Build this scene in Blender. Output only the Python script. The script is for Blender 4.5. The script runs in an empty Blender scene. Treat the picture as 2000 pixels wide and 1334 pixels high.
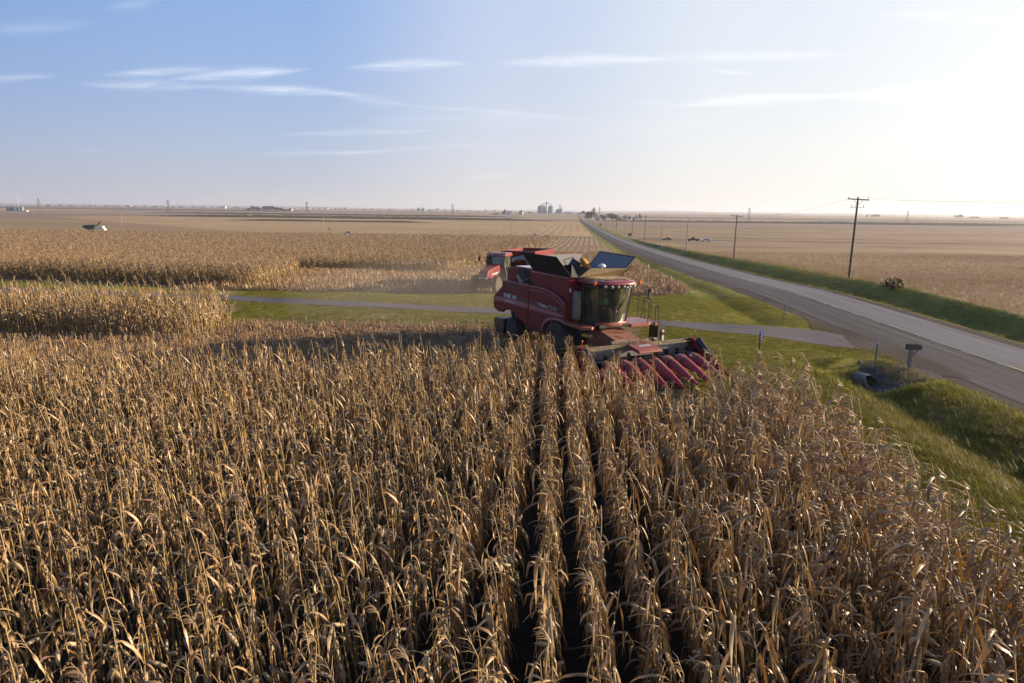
import bpy, math, random
import numpy as np
from mathutils import Vector, Matrix
R = math.radians
rnd = random.Random(7)
scene = bpy.context.scene
C = scene.collection

# ------------------------------------------------------------------ camera
CAM_H = 7.2                       # drone height over the near field
PITCH = math.atan((667 - 412) / 1333.0)
ROLL = R(0.72)
_cr, _sr = math.cos(ROLL), math.sin(ROLL)
def ray(px, py):                  # photo pixel (2000 x 1334) -> view direction
    x = (px - 1000) / 1333.0; y = -(py - 667) / 1333.0
    xr = x * _cr - y * _sr; yr = x * _sr + y * _cr
    return (xr, math.cos(PITCH) + yr * math.sin(PITCH), -math.sin(PITCH) + yr * math.cos(PITCH))
cd = bpy.data.cameras.new('camera'); cam = bpy.data.objects.new('camera', cd); C.objects.link(cam)
cd.lens = 23.994; cd.sensor_width = 36.0; cd.clip_start = 0.1; cd.clip_end = 60000
_f = Vector(ray(1000, 667)).normalized()
_r = (Vector(ray(1001, 667)) - Vector(ray(1000, 667))).normalized()
_u = _r.cross(_f)
cam.matrix_world = Matrix(((_r.x, _u.x, -_f.x, 0), (_r.y, _u.y, -_f.y, 0), (_r.z, _u.z, -_f.z, CAM_H), (0, 0, 0, 1)))
scene.camera = cam

# ------------------------------------------------------------------ sky, sun, exposure
SUN_AZ, SUN_EL = R(79), R(13.5)     # azimuth clockwise from straight ahead
SKY_STRENGTH = 0.083
SUN_STRENGTH = 5.0
scene.render.engine = 'CYCLES'
scene.view_settings.view_transform = 'Standard'
scene.view_settings.look = 'None'
scene.view_settings.exposure = 1.25
scene.view_settings.gamma = 1.0
scene.cycles.max_bounces = 6
scene.cycles.diffuse_bounces = 1
scene.cycles.glossy_bounces = 3
scene.cycles.transmission_bounces = 4
scene.cycles.transparent_max_bounces = 8
scene.cycles.volume_bounces = 0
world = bpy.data.worlds.new('World'); scene.world = world; world.use_nodes = True
def build_world():
    nt = world.node_tree; N = nt.nodes; L = nt.links; N.clear()
    out = N.new('ShaderNodeOutputWorld'); bg = N.new('ShaderNodeBackground')
    sky = N.new('ShaderNodeTexSky'); sky.sky_type = 'NISHITA'; sky.sun_disc = False
    sky.sun_elevation = SUN_EL; sky.sun_rotation = SUN_AZ
    sky.altitude = 300; sky.air_density = 1.0; sky.dust_density = 2.2; sky.ozone_density = 1.6
    L.new(sky.outputs[0], bg.inputs[0]); bg.inputs[1].default_value = SKY_STRENGTH
    tc = N.new('ShaderNodeTexCoord'); sep = N.new('ShaderNodeSeparateXYZ'); L.new(tc.outputs['Generated'], sep.inputs[0])
    def M(op, a, b=None, c=None, clamp=False):
        n = N.new('ShaderNodeMath'); n.operation = op; n.use_clamp = clamp
        for i, v in enumerate((a, b, c)):
            if v is None: continue
            if isinstance(v, (int, float)): n.inputs[i].default_value = v
            else: L.new(v, n.inputs[i])
        return n.outputs[0]
    y = M('MAXIMUM', sep.outputs[1], 0.02)
    X = M('DIVIDE', sep.outputs[0], y); Z = M('DIVIDE', sep.outputs[2], y)
    # wind-torn texture along the cirrus streaks
    cmb = N.new('ShaderNodeCombineXYZ'); L.new(M('MULTIPLY', X, 7.0), cmb.inputs[0]); L.new(M('MULTIPLY', Z, 75.0), cmb.inputs[1])
    nz = N.new('ShaderNodeTexNoise'); nz.inputs['Scale'].default_value = 1.0; nz.inputs['Detail'].default_value = 9; nz.inputs['Roughness'].default_value = .68; nz.inputs['Distortion'].default_value = 1.1
    L.new(cmb.outputs[0], nz.inputs['Vector'])
    tex = M('MULTIPLY_ADD', nz.outputs[0], 3.4, -1.15, clamp=True)
    warp = N.new('ShaderNodeTexNoise'); warp.inputs['Scale'].default_value = 1.0; warp.inputs['Detail'].default_value = 3
    cm2 = N.new('ShaderNodeCombineXYZ'); L.new(M('MULTIPLY', X, 4.0), cm2.inputs[0]); L.new(M('MULTIPLY', Z, 9.0), cm2.inputs[1]); L.new(cm2.outputs[0], warp.inputs['Vector'])
    Zw = M('ADD', Z, M('MULTIPLY_ADD', warp.outputs[0], 0.022, -0.011))
    total = None
    for (x0, y0, x1, y1, w, a) in [
        (-60, 155, 125, 143, 5, .5), (190, 140, 430, 132, 7, .55), (330, 152, 610, 138, 10, .75), (140, 160, 420, 168, 9, .5),
        (380, 166, 700, 190, 8, .6), (640, 188, 800, 203, 7, .35), (780, 205, 1180, 235, 5, .22), (670, 134, 920, 124, 9, .6),
        (965, 122, 1300, 118, 10, .75), (1200, 119, 1680, 104, 9, .5), (1310, 210, 1650, 184, 10, .7), (1600, 188, 1990, 165, 14, .55),
        (540, 261, 860, 255, 5, .3), (480, 301, 760, 292, 4, .3), (640, 296, 1000, 282, 4, .14), (1225, 198, 1330, 208, 3, .35),
        (1385, 141, 1470, 150, 3, .4), (145, 295, 215, 295, 3, .25), (890, 352, 1010, 344, 4, .25), (-50, 60, 190, 42, 12, .22),
        (200, 20, 330, -5, 10, .2), (1080, 245, 1420, 238, 18, .1), (700, 236, 1100, 232, 14, .1), (1700, 30, 2050, 42, 10, .3)]:
        def q(px, py):
            d = ray(px, py); return d[0] / d[1], d[2] / d[1]
        a *= .55 if x0 > 940 else .95
        ax, az = q(x0, y0); bx, bz = q(x1, y1)
        ln = math.hypot(bx - ax, bz - az); ux, uz = (bx - ax) / ln, (bz - az) / ln
        t = M('MULTIPLY_ADD', X, ux / ln, M('MULTIPLY_ADD', Zw, uz / ln, -(ax * ux + az * uz) / ln))
        d = M('MULTIPLY_ADD', X, -uz, M('MULTIPLY_ADD', Zw, ux, ax * uz - az * ux))
        along = M('MULTIPLY', M('MULTIPLY', t, M('SUBTRACT', 1.0, t)), 4.0, clamp=True)
        wd = M('MULTIPLY_ADD', along, w * .8 / 1333.0, 0.0006)
        e = M('DIVIDE', d, wd); g = M('POWER', 2.718, M('MULTIPLY', M('MULTIPLY', e, e), -0.8))
        s = M('MULTIPLY', M('MULTIPLY', g, M('POWER', along, 0.6)), a)
        total = s if total is None else M('ADD', total, s)
    front = M('GREATER_THAN', sep.outputs[1], 0.05)
    mask = M('MULTIPLY', M('MULTIPLY', M('MULTIPLY', total, M('MULTIPLY_ADD', tex, .9, .10)), front), 0.72, clamp=True)
    # thin autumn haze in the sky itself: lavender low down, white towards the sun, blue high up and away from it
    c = M('ADD', M('MULTIPLY', sep.outputs[0], math.sin(SUN_AZ)), M('MULTIPLY', sep.outputs[1], math.cos(SUN_AZ)))
    el = M('MAXIMUM', sep.outputs[2], 0.0)
    def ramp(v, pts):
        r = N.new('ShaderNodeValToRGB'); r.color_ramp.interpolation = 'EASE'; e = r.color_ramp.elements
        while len(e) < len(pts): e.new(.5)
        for i, (p, cc) in enumerate(pts): e[i].position = p; e[i].color = (cc[0] / 8, cc[1] / 8, cc[2] / 8, 1)
        L.new(v, r.inputs[0]); return r.outputs[0]
    ct = M('MULTIPLY_ADD', c, .5, .5)
    low = ramp(ct, [(.20, (2.3, 2.5, 3.2)), (.42, (3.0, 3.1, 3.5)), (.60, (4.2, 4.05, 4.05)), (.735, (4.9, 4.75, 4.6)), (.9, (5.4, 5.2, 4.9)), (1, (5.6, 5.2, 4.7))])
    high = ramp(ct, [(.20, (.50, 1.45, 3.6)), (.45, (1.05, 2.15, 4.4)), (.60, (2.8, 3.4, 4.8)), (.735, (4.1, 4.45, 5.0)), (.9, (5.2, 5.3, 5.4)), (1, (5.6, 5.5, 5.3))])
    hm = M('POWER', 2.718, M('MULTIPLY', el, -6.5))
    mh = N.new('ShaderNodeMix'); mh.data_type = 'RGBA'; L.new(hm, mh.inputs[0]); L.new(high, mh.inputs[6]); L.new(low, mh.inputs[7])
    m8 = N.new('ShaderNodeMix'); m8.data_type = 'RGBA'; m8.blend_type = 'MULTIPLY'; m8.inputs[0].default_value = 1; L.new(mh.outputs[2], m8.inputs[6]); m8.inputs[7].default_value = (8, 8, 8, 1); m8.clamp_result = False
    zen = N.new('ShaderNodeMix'); zen.data_type = 'RGBA'; L.new(M('MULTIPLY', M('MULTIPLY_ADD', el, 2.4, -.90, clamp=True), .9), zen.inputs[0]); L.new(m8.outputs[2], zen.inputs[6]); zen.inputs[7].default_value = (.30, .65, 1.7, 1)
    mv = N.new('ShaderNodeMix'); mv.data_type = 'RGBA'; mv.inputs[0].default_value = .85; L.new(sky.outputs[0], mv.inputs[6]); L.new(zen.outputs[2], mv.inputs[7])
    cloud = N.new('ShaderNodeRGB'); cloud.outputs[0].default_value = (4.2, 3.7, 2.6, 1)
    mx = N.new('ShaderNodeMix'); mx.data_type = 'RGBA'; mx.blend_type = 'ADD'; mx.clamp_result = False; L.new(mask, mx.inputs[0]); L.new(mv.outputs[2], mx.inputs[6]); L.new(cloud.outputs[0], mx.inputs[7])
    L.new(mx.outputs[2], bg.inputs[0]); L.new(bg.outputs[0], out.inputs[0])
build_world()
S = Vector((math.sin(SUN_AZ) * math.cos(SUN_EL), math.cos(SUN_AZ) * math.cos(SUN_EL), math.sin(SUN_EL)))
sl = bpy.data.lights.new('sun', 'SUN'); sl.energy = SUN_STRENGTH; sl.angle = R(0.5); sl.color = (1.0, 0.79, 0.54)
so = bpy.data.objects.new('sun', sl); C.objects.link(so); so.rotation_euler = S.to_track_quat('Z', 'Y').to_euler(); so.location = (60, 20, 60)

# ------------------------------------------------------------------ terrain
ZY = [(-60, 0), (60, 0), (66, -.08), (92, -1.1), (130, -2.3), (170, -3.4), (210, -4.3), (300, -6.0), (390, -7.0), (500, -7.4), (1300, -7.4), (1700, -5.6), (2100, -3.2), (2600, -.6), (4000, 0.5), (6500, 2), (9000, 5), (14000, 9), (40000, 9)]
_zy = np.array(ZY, float)
def zy(y): return float(np.interp(y, _zy[:, 0], _zy[:, 1]))
XC = [(-80, 16.2), (-20, 20.3), (0, 21.9), (33, 24.2), (48, 25.2), (62, 26.1), (78, 27.7), (104, 30.6), (144, 34.8), (203, 40.3), (311, 50.0), (533, 67.5), (948, 99.5), (3400, 305), (14000, 1240)]
_xc = np.array(XC, float)
def xc(y): return float(np.interp(y, _xc[:, 0], _xc[:, 1]))
def gs(v): return math.exp(-v * v)
def ss(a, b, x):
    t = min(1, max(0, (x - a) / (b - a))); return t * t * (3 - 2 * t)
_fe = None
def fe(y):                        # edge between the right-hand verge and the bean field, as an offset from the lane seam
    return float(np.interp(y, [0, 48, 60, 85, 110, 150, 220, 320, 420, 900], [10.2, 10.5, 10.9, 12.4, 13.4, 12.6, 10.4, 9.2, 9.5, 12]))
def H(x, y):
    z = zy(y)
    if y > 700: return z
    s = x - xc(y)
    gate = 1 - ss(31.8, 33.0, y) * (1 - ss(43.5, 46.0, y))
    z -= (.55 if y < 40 else .30) * gs((s + 8.0) / 1.3) * gate * (1 - ss(200, 400, y))
    z -= .55 * gs((x - 16.9) / 1.3) * gs((y - 31.2) / 1.6)
    z += .25 * gs((x - 16.6) / 1.1) * gs((y - 33.2) / .8)
    k = 1 - ss(230, 420, y)
    if s > 4.9 and k > 0 and _fe is not None:
        e = fe(y); z += k * (-.85 * ss(4.9, 6.9, s) + 1.35 * ss(6.9, e, s))
    if s < -5.5 or s > 6:
        z += .035 * math.sin(x * .9 + y * .35) * math.sin(y * .6 - x * .2)
    return z
def at(px, py, dz=0.0, full=False):   # photo pixel -> the point where that view meets the terrain (+dz)
    d = ray(px, py); z = 0.0; t = 0
    for _ in range(220):
        t = (z + dz - CAM_H) / min(-1e-5, d[2]); z = .8 * z + .2 * (H(d[0] * t, d[1] * t) if full else zy(d[1] * t))
    return Vector((d[0] * t, d[1] * t, z))
_fe = True
def at_y(px, py, y):              # photo pixel at a chosen distance
    d = ray(px, py); t = y / d[1]; return Vector((d[0] * t, y, CAM_H + d[2] * t))

# ------------------------------------------------------------------ helpers
def tag(o, label=None, cat=None, group=None, kind=None):
    if label: o['label'] = label
    if cat: o['category'] = cat
    if group: o['group'] = group
    if kind: o['kind'] = kind
    return o
def empty(name, loc=(0, 0, 0), rz=0.0, label=None, cat=None, group=None):
    o = bpy.data.objects.new(name, None); C.objects.link(o); o.location = loc; o.rotation_euler = (0, 0, rz); o.empty_display_size = .2
    return tag(o, label, cat, group)
class MB:
    def __init__(self): self.v = []; self.f = []; self.m = []; self.cm = 0
    def add(self, vs, fs):
        b = len(self.v); self.v += [tuple(p) for p in vs]; self.f += [tuple(i + b for i in f) for f in fs]; self.m += [self.cm] * len(fs)
    def box(self, c, s, M=None):
        x, y, z = s[0] / 2, s[1] / 2, s[2] / 2
        P = [Vector(p) for p in ((-x, -y, -z), (x, -y, -z), (x, y, -z), (-x, y, -z), (-x, -y, z), (x, -y, z), (x, y, z), (-x, y, z))]
        if M is not None: P = [M @ p for p in P]
        c = Vector(c); self.add([p + c for p in P], [(0, 3, 2, 1), (4, 5, 6, 7), (0, 1, 5, 4), (1, 2, 6, 5), (2, 3, 7, 6), (3, 0, 4, 7)])
        return self
    def span(self, x0, x1, y0, y1, z0, z1): return self.box(((x0 + x1) / 2, (y0 + y1) / 2, (z0 + z1) / 2), (abs(x1 - x0), abs(y1 - y0), abs(z1 - z0)))
    def hexa(self, P): self.add(P, [(0, 3, 2, 1), (4, 5, 6, 7), (0, 1, 5, 4), (1, 2, 6, 5), (2, 3, 7, 6), (3, 0, 4, 7)]); return self
    def bar(self, p, q, w, h=None, up=(0, 0, 1)):
        h = h or w; p = Vector(p); q = Vector(q); d = (q - p).normalized(); up = Vector(up)
        if abs(d.dot(up)) > .95: up = Vector((1, 0, 0))
        a = d.cross(up).normalized() * w / 2; b = a.normalized().cross(d) * h / 2
        self.hexa([p - a - b, p + a - b, q + a - b, q - a - b, p - a + b, p + a + b, q + a + b, q - a + b]); return self
    def tube(self, pts, r, n=6, cap=True):
        pts = [Vector(p) for p in pts]; k = len(pts); rr = r if isinstance(r, (list, tuple)) else [r] * k
        vs = []; ref = Vector((.13, .31, 1)).normalized()
        for i, p in enumerate(pts):
            d = (pts[min(i + 1, k - 1)] - pts[max(i - 1, 0)]).normalized()
            a = d.cross(ref)
            if a.length < .1: a = d.cross(Vector((1, 0, 0)))
            a.normalize(); b = d.cross(a)
            for j in range(n):
                t = 2 * math.pi * j / n; vs.append(p + (a * math.cos(t) + b * math.sin(t)) * rr[i])
        fs = [(i * n + j, i * n + (j + 1) % n, (i + 1) * n + (j + 1) % n, (i + 1) * n + j) for i in range(k - 1) for j in range(n)]
        if cap: fs += [tuple(range(n))[::-1], tuple((k - 1) * n + j for j in range(n))]
        self.add(vs, fs); return self
    def lathe(self, c, axis, prof, n=24, ref=None):      # prof: list of (along, radius)
        c = Vector(c); d = Vector(axis).normalized(); a = d.cross(Vector((0, 0, 1)))
        if a.length < .1: a = d.cross(Vector((1, 0, 0)))
        a.normalize(); b = d.cross(a); vs = []
        for (h, r) in prof:
            for j in range(n):
                t = 2 * math.pi * j / n; vs.append(c + d * h + (a * math.cos(t) + b * math.sin(t)) * max(r, 1e-4))
        k = len(prof); fs = [(i * n + j, i * n + (j + 1) % n, (i + 1) * n + (j + 1) % n, (i + 1) * n + j) for i in range(k - 1) for j in range(n)]
        if prof[0][1] > 1e-3: fs.append(tuple(range(n))[::-1])
        if prof[-1][1] > 1e-3: fs.append(tuple((k - 1) * n + j for j in range(n)))
        self.add(vs, fs); return self
    def prism(self, poly, y0, y1, axis='y'):              # polygon in (x,z) swept along y (or other axis)
        n = len(poly)
        def P(a, b, t): return (a, t, b) if axis == 'y' else ((t, a, b) if axis == 'x' else (a, b, t))
        vs = [P(a, b, y0) for a, b in poly] + [P(a, b, y1) for a, b in poly]
        fs = [(i, (i + 1) % n, n + (i + 1) % n, n + i) for i in range(n)] + [tuple(range(n))[::-1], tuple(range(n, 2 * n))]
        self.add(vs, fs); return self
    def quad(self, P): self.add(P, [tuple(range(len(P)))]); return self
    def ball(self, c, r, n=10, m=6):
        r = r if isinstance(r, (tuple, list)) else (r, r, r); c = Vector(c); vs = []; fs = []
        for i in range(m + 1):
            th = math.pi * i / m
            for j in range(n):
                ph = 2 * math.pi * j / n; vs.append(c + Vector((r[0] * math.sin(th) * math.cos(ph), r[1] * math.sin(th) * math.sin(ph), r[2] * math.cos(th))))
        fs = [(i * n + j, i * n + (j + 1) % n, (i + 1) * n + (j + 1) % n, (i + 1) * n + j) for i in range(m) for j in range(n)]
        self.add(vs, fs); return self
    def mesh(self, name, mats, smooth=None, bevel=0):
        me = bpy.data.meshes.new(name); me.from_pydata(self.v, [], self.f); me.update()
        mats = mats if isinstance(mats, (list, tuple)) else [mats]
        for m in mats: me.materials.append(m)
        if len(mats) > 1: me.polygons.foreach_set('material_index', self.m)
        import bmesh
        bm = bmesh.new(); bm.from_mesh(me); bmesh.ops.recalc_face_normals(bm, faces=bm.faces[:]); bm.to_mesh(me); bm.free()
        if smooth is not None:
            me.polygons.foreach_set('use_smooth', [True] * len(me.polygons))
            try: me.set_sharp_from_angle(angle=R(smooth))
            except Exception: pass
        return me
    def build(self, name, mats, parent=None, smooth=None, bevel=0, label=None):
        o = bpy.data.objects.new(name, self.mesh(name, mats, smooth)); C.objects.link(o)
        if parent: o.parent = parent
        if bevel:
            b = o.modifiers.new('bevel', 'BEVEL'); b.width = bevel; b.segments = 2; b.limit_method = 'ANGLE'; b.angle_limit = R(35)
        if label: o['label'] = label
        return o
def copy_tree(o, parent=None, name=None):
    c = o.copy(); C.objects.link(c)
    if parent: c.parent = parent
    for ch in [k for k in o.children]: copy_tree(ch, c)
    return c

# ------------------------------------------------------------------ materials
def new_mat(name):
    m = bpy.data.materials.new(name); m.use_nodes = True; nt = m.node_tree
    return m, nt, nt.nodes, nt.links, nt.nodes['Principled BSDF']
def setp(b, **k):
    for n, v in k.items(): b.inputs[n.replace('_', ' ')].default_value = v
ALB = .76
def c4(c): return (c[0] * ALB, c[1] * ALB, c[2] * ALB, 1)
def plain(name, col, rough=.6, metal=0.0, var=.12, scale=6.0, dirt=None, dirt_amt=.0, spec=.5, bump=0.0):
    m, nt, N, L, b = new_mat(name); setp(b, Roughness=rough, Metallic=metal); b.inputs['Specular IOR Level'].default_value = spec
    tc = N.new('ShaderNodeTexCoord'); nz = N.new('ShaderNodeTexNoise'); nz.inputs['Scale'].default_value = scale; nz.inputs['Detail'].default_value = 6
    L.new(tc.outputs['Object'], nz.inputs['Vector'])
    r = N.new('ShaderNodeValToRGB'); r.color_ramp.elements[0].position = .3; r.color_ramp.elements[1].position = .7
    r.color_ramp.elements[0].color = c4([c * (1 - var) for c in col]); r.color_ramp.elements[1].color = c4([min(1, c * (1 + var)) for c in col])
    L.new(nz.outputs[0], r.inputs[0]); src = r.outputs[0]
    if dirt:
        n2 = N.new('ShaderNodeTexNoise'); n2.inputs['Scale'].default_value = scale * .35; n2.inputs['Detail'].default_value = 9; n2.inputs['Roughness'].default_value = .7
        L.new(tc.outputs['Object'], n2.inputs['Vector'])
        mr = N.new('ShaderNodeMapRange'); mr.inputs[1].default_value = .42; mr.inputs[2].default_value = .75; mr.inputs[3].default_value = dirt_amt * .35; mr.inputs[4].default_value = dirt_amt
        L.new(n2.outputs[0], mr.inputs[0]); mx = N.new('ShaderNodeMix'); mx.data_type = 'RGBA'
        L.new(mr.outputs[0], mx.inputs[0]); L.new(src, mx.inputs[6]); mx.inputs[7].default_value = c4(dirt); src = mx.outputs[2]
    L.new(src, b.inputs['Base Color'])
    if bump:
        bp = N.new('ShaderNodeBump'); bp.inputs['Strength'].default_value = bump; bp.inputs['Distance'].default_value = .02
        n3 = N.new('ShaderNodeTexNoise'); n3.inputs['Scale'].default_value = scale * 6; n3.inputs['Detail'].default_value = 8; L.new(tc.outputs['Object'], n3.inputs['Vector'])
        L.new(n3.outputs[0], bp.inputs['Height']); L.new(bp.outputs[0], b.inputs['Normal'])
    return m
DUST = (.36, .27, .17)
M_RED = plain('red_paint', (.19, .002, .014), .5, 0, .12, 1.8, DUST, .09, spec=.25)
M_RED_DUSTY = plain('dusty_red_paint', (.27, .012, .014), .5, 0, .15, 3, DUST, .42)
M_RED_LIT = plain('snout_red', (.30, .006, .035), .42, 0, .15, 2.5, DUST, .22)  # brighter copy of the red, sunlight on the snouts put into the colour
M_FEED = plain('dust_caked_red', (.20, .03, .02), .7, 0, .2, 3, (.34, .20, .11), .8)
M_RED_SHEEN = plain('sky_sheen_red_plastic', (.24, .03, .05), .3, 0, .12, 3, DUST, .3)  # paler red, the sky's reflection on the cab roof put into the colour
M_STRIPE = plain('mauve_stripe', (.36, .13, .17), .4, 0, .05, 3, DUST, .1)
M_DSTRIPE = plain('dark_stripe', (.035, .03, .035), .45, 0, .1, 3, DUST, .1)
M_SILV = plain('silver_decal', (.42, .42, .45), .4, 0, .1, 8)
M_WHITE = plain('white_decal', (.72, .70, .70), .5, 0, .05, 8)
M_BLACK = plain('black_metal', (.012, .012, .013), .5, 0, .3, 6, DUST, .12)
M_MESHBLK = plain('black_tarp_and_shade', (.006, .006, .007), .75, 0, .3, 4)  # also the black of the painted shade inside the culvert
M_RUB = plain('tyre_rubber', (.012, .011, .011), .85, 0, .3, 4, DUST, .22)
M_RIM = plain('tan_rim', (.30, .24, .15), .5, 0, .2, 6, DUST, .4)
M_RIMRED = plain('red_rim', (.22, .02, .02), .5, 0, .2, 6, DUST, .5)
M_GREYM = plain('worn_grey_steel', (.34, .34, .37), .42, .55, .2, 5, DUST, .25)
M_PANEL = plain('slate_panel', (.23, .225, .225), .5, .1, .1, 2, DUST, .10)
M_OLIVE = plain('dusty_black_plastic', (.05, .045, .035), .6, 0, .25, 8, DUST, .45)
M_BEAM = plain('dusty_beam', (.10, .085, .06), .6, .2, .3, 6, DUST, .55)
M_TAN = plain('chaff_dusted_panel', (.36, .27, .14), .75, 0, .25, 9)
M_AUGER = plain('auger_steel', (.02, .022, .03), .22, .8, .3, 6)
M_ORANGE = plain('orange_lens', (.85, .22, .02), .3, 0, .1, 6)
M_YEL = plain('yellow_reflector', (.75, .50, .03), .4, 0, .1, 6)
M_CHROME = plain('lamp_glass', (.75, .75, .78), .12, .7, .05, 6)
M_BLUEBLK = plain('blue_black_tube', (.02, .03, .06), .35, .4, .2, 6, DUST, .12)
M_SKIN = plain('skin', (.42, .22, .15), .6)
M_SHIRT = plain('teal_shirt', (.09, .26, .31), .8)
M_JEANS = plain('dark_jeans', (.04, .06, .11), .85)
M_CAP = plain('tan_cap', (.5, .42, .25), .8)
M_SEAT = plain('grey_seat', (.06, .06, .065), .8)
M_WOOD = plain('weathered_pole_wood', (.105, .075, .062), .85, 0, .3, 3, bump=.3)
M_WOODPALE = plain('pale_pole_wood', (.36, .31, .27), .85, 0, .2, 3, bump=.3)
M_GREYWOOD = plain('grey_post_wood', (.24, .22, .2), .85, 0, .2, 6)
M_STEEL = plain('galvanised_steel', (.19, .25, .36), .4, .6, .12, .6)
M_LATT = plain('lattice_steel', (.22, .22, .24), .5, .4, .1, 1)
M_WHITEP = plain('white_paint', (.78, .78, .76), .5, 0, .06, .5)
M_BLUE = plain('blue_sign', (.02, .09, .48), .4, 0, .05, 4)
M_CONC = plain('culvert_metal', (.22, .22, .23), .6, .3, .25, 5, (.20, .12, .07), .5, bump=.4)
M_DKGREEN = plain('dark_green_paint', (.015, .05, .028), .45)
M_ROOF = plain('grey_roof', (.20, .20, .22), .7, 0, .15, .8)
M_BARNBLUE = plain('pale_blue_siding', (.40, .48, .60), .6, 0, .1, .5)
def glass_mat(name, tint, alpha):
    m, nt, N, L, b = new_mat(name); N.remove(b); out = N['Material Output']
    t = N.new('ShaderNodeBsdfTransparent'); t.inputs[0].default_value = c4(tint)
    g = N.new('ShaderNodeBsdfGlossy'); g.inputs['Roughness'].default_value = .04; g.inputs[0].default_value = (.9, .95, .92, 1)
    fr = N.new('ShaderNodeFresnel'); fr.inputs[0].default_value = 1.5
    dn = N.new('ShaderNodeTexNoise'); dn.inputs['Scale'].default_value = 2.5; dn.inputs['Detail'].default_value = 8
    tc = N.new('ShaderNodeTexCoord'); L.new(tc.outputs['Object'], dn.inputs['Vector'])
    ad = N.new('ShaderNodeMath'); ad.operation = 'MULTIPLY_ADD'; ad.inputs[1].default_value = 1.0; ad.inputs[2].default_value = alpha * .15; L.new(fr.outputs[0], ad.inputs[0])
    mx = N.new('ShaderNodeMixShader'); L.new(ad.outputs[0], mx.inputs[0]); L.new(t.outputs[0], mx.inputs[1]); L.new(g.outputs[0], mx.inputs[2])
    df = N.new('ShaderNodeBsdfDiffuse'); df.inputs[0].default_value = (.42, .40, .34, 1)
    m3 = N.new('ShaderNodeMixShader'); mr = N.new('ShaderNodeMapRange'); mr.inputs[1].default_value = .45; mr.inputs[2].default_value = .8; mr.inputs[3].default_value = alpha * .3; mr.inputs[4].default_value = alpha
    L.new(dn.outputs[0], mr.inputs[0]); L.new(mr.outputs[0], m3.inputs[0]); L.new(mx.outputs[0], m3.inputs[1]); L.new(df.outputs[0], m3.inputs[2]); L.new(m3.outputs[0], out.inputs[0])
    return m
M_GLASS = glass_mat('cab_glass', (.36, .44, .36), .12)
M_GLASS2 = glass_mat('dusty_glass', (.40, .46, .52), .35)
M_WINDOW = plain('far_window', (.03, .035, .04), .15)

# corn / leaf materials: base colour varies per plant, thin leaves let the low sun through
def leaf_mat(name, cols, trans=.30, rough=.55, spec=.3):
    m, nt, N, L, b = new_mat(name); setp(b, Roughness=rough); b.inputs['Specular IOR Level'].default_value = spec
    oi = N.new('ShaderNodeObjectInfo'); tc = N.new('ShaderNodeTexCoord'); nz = N.new('ShaderNodeTexNoise'); nz.inputs['Scale'].default_value = 3.2; nz.inputs['Detail'].default_value = 3
    L.new(tc.outputs['Object'], nz.inputs['Vector'])
    ad = N.new('ShaderNodeMath'); ad.operation = 'MULTIPLY_ADD'; L.new(oi.outputs['Random'], ad.inputs[0]); ad.inputs[1].default_value = .45
    m2 = N.new('ShaderNodeMapRange'); m2.inputs[1].default_value = .28; m2.inputs[2].default_value = .72; m2.inputs[3].default_value = 0; m2.inputs[4].default_value = .55; L.new(nz.outputs[0], m2.inputs[0]); L.new(m2.outputs[0], ad.inputs[2])
    r = N.new('ShaderNodeValToRGB'); e = r.color_ramp.elements
    while len(e) < len(cols): e.new(.5)
    for i, c in enumerate(cols): e[i].position = i / (len(cols) - 1); e[i].color = c4(c)
    L.new(ad.outputs[0], r.inputs[0]); L.new(r.outputs[0], b.inputs['Base Color'])
    if trans:
        t = N.new('ShaderNodeBsdfTranslucent'); hs = N.new('ShaderNodeHueSaturation'); hs.inputs['Saturation'].default_value = 1.25; hs.inputs['Value'].default_value = 1.0
        L.new(r.outputs[0], hs.inputs['Color']); L.new(hs.outputs[0], t.inputs[0])
        mx = N.new('ShaderNodeMixShader'); mx.inputs[0].default_value = trans; L.new(b.outputs[0], mx.inputs[1]); L.new(t.outputs[0], mx.inputs[2]); L.new(mx.outputs[0], N['Material Output'].inputs[0])
    return m
M_LEAF = leaf_mat('dry_corn_leaf', [(.11, .056, .023), (.28, .16, .07), (.50, .32, .16), (.82, .63, .43)], .15, .42, .55)
M_STALK = leaf_mat('dry_corn_stalk', [(.29, .20, .08), (.40, .285, .12), (.48, .36, .18)], 0)
M_HUSK = leaf_mat('pale_husk', [(.48, .36, .20), (.60, .49, .32)], .1)
M_TASSEL = leaf_mat('corn_tassel', [(.36, .24, .14), (.50, .36, .22)], .15)
M_GRASSB = leaf_mat('grass_blade', [(.09, .10, .010), (.19, .185, .022), (.32, .28, .05)], .35)
M_DRYG = leaf_mat('dry_grass_blade', [(.26, .18, .09), (.38, .28, .15), (.47, .36, .21)], .25)
M_SOY = leaf_mat('soy_stem', [(.22, .15, .085), (.36, .25, .14), (.48, .34, .20)], .2)

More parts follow.
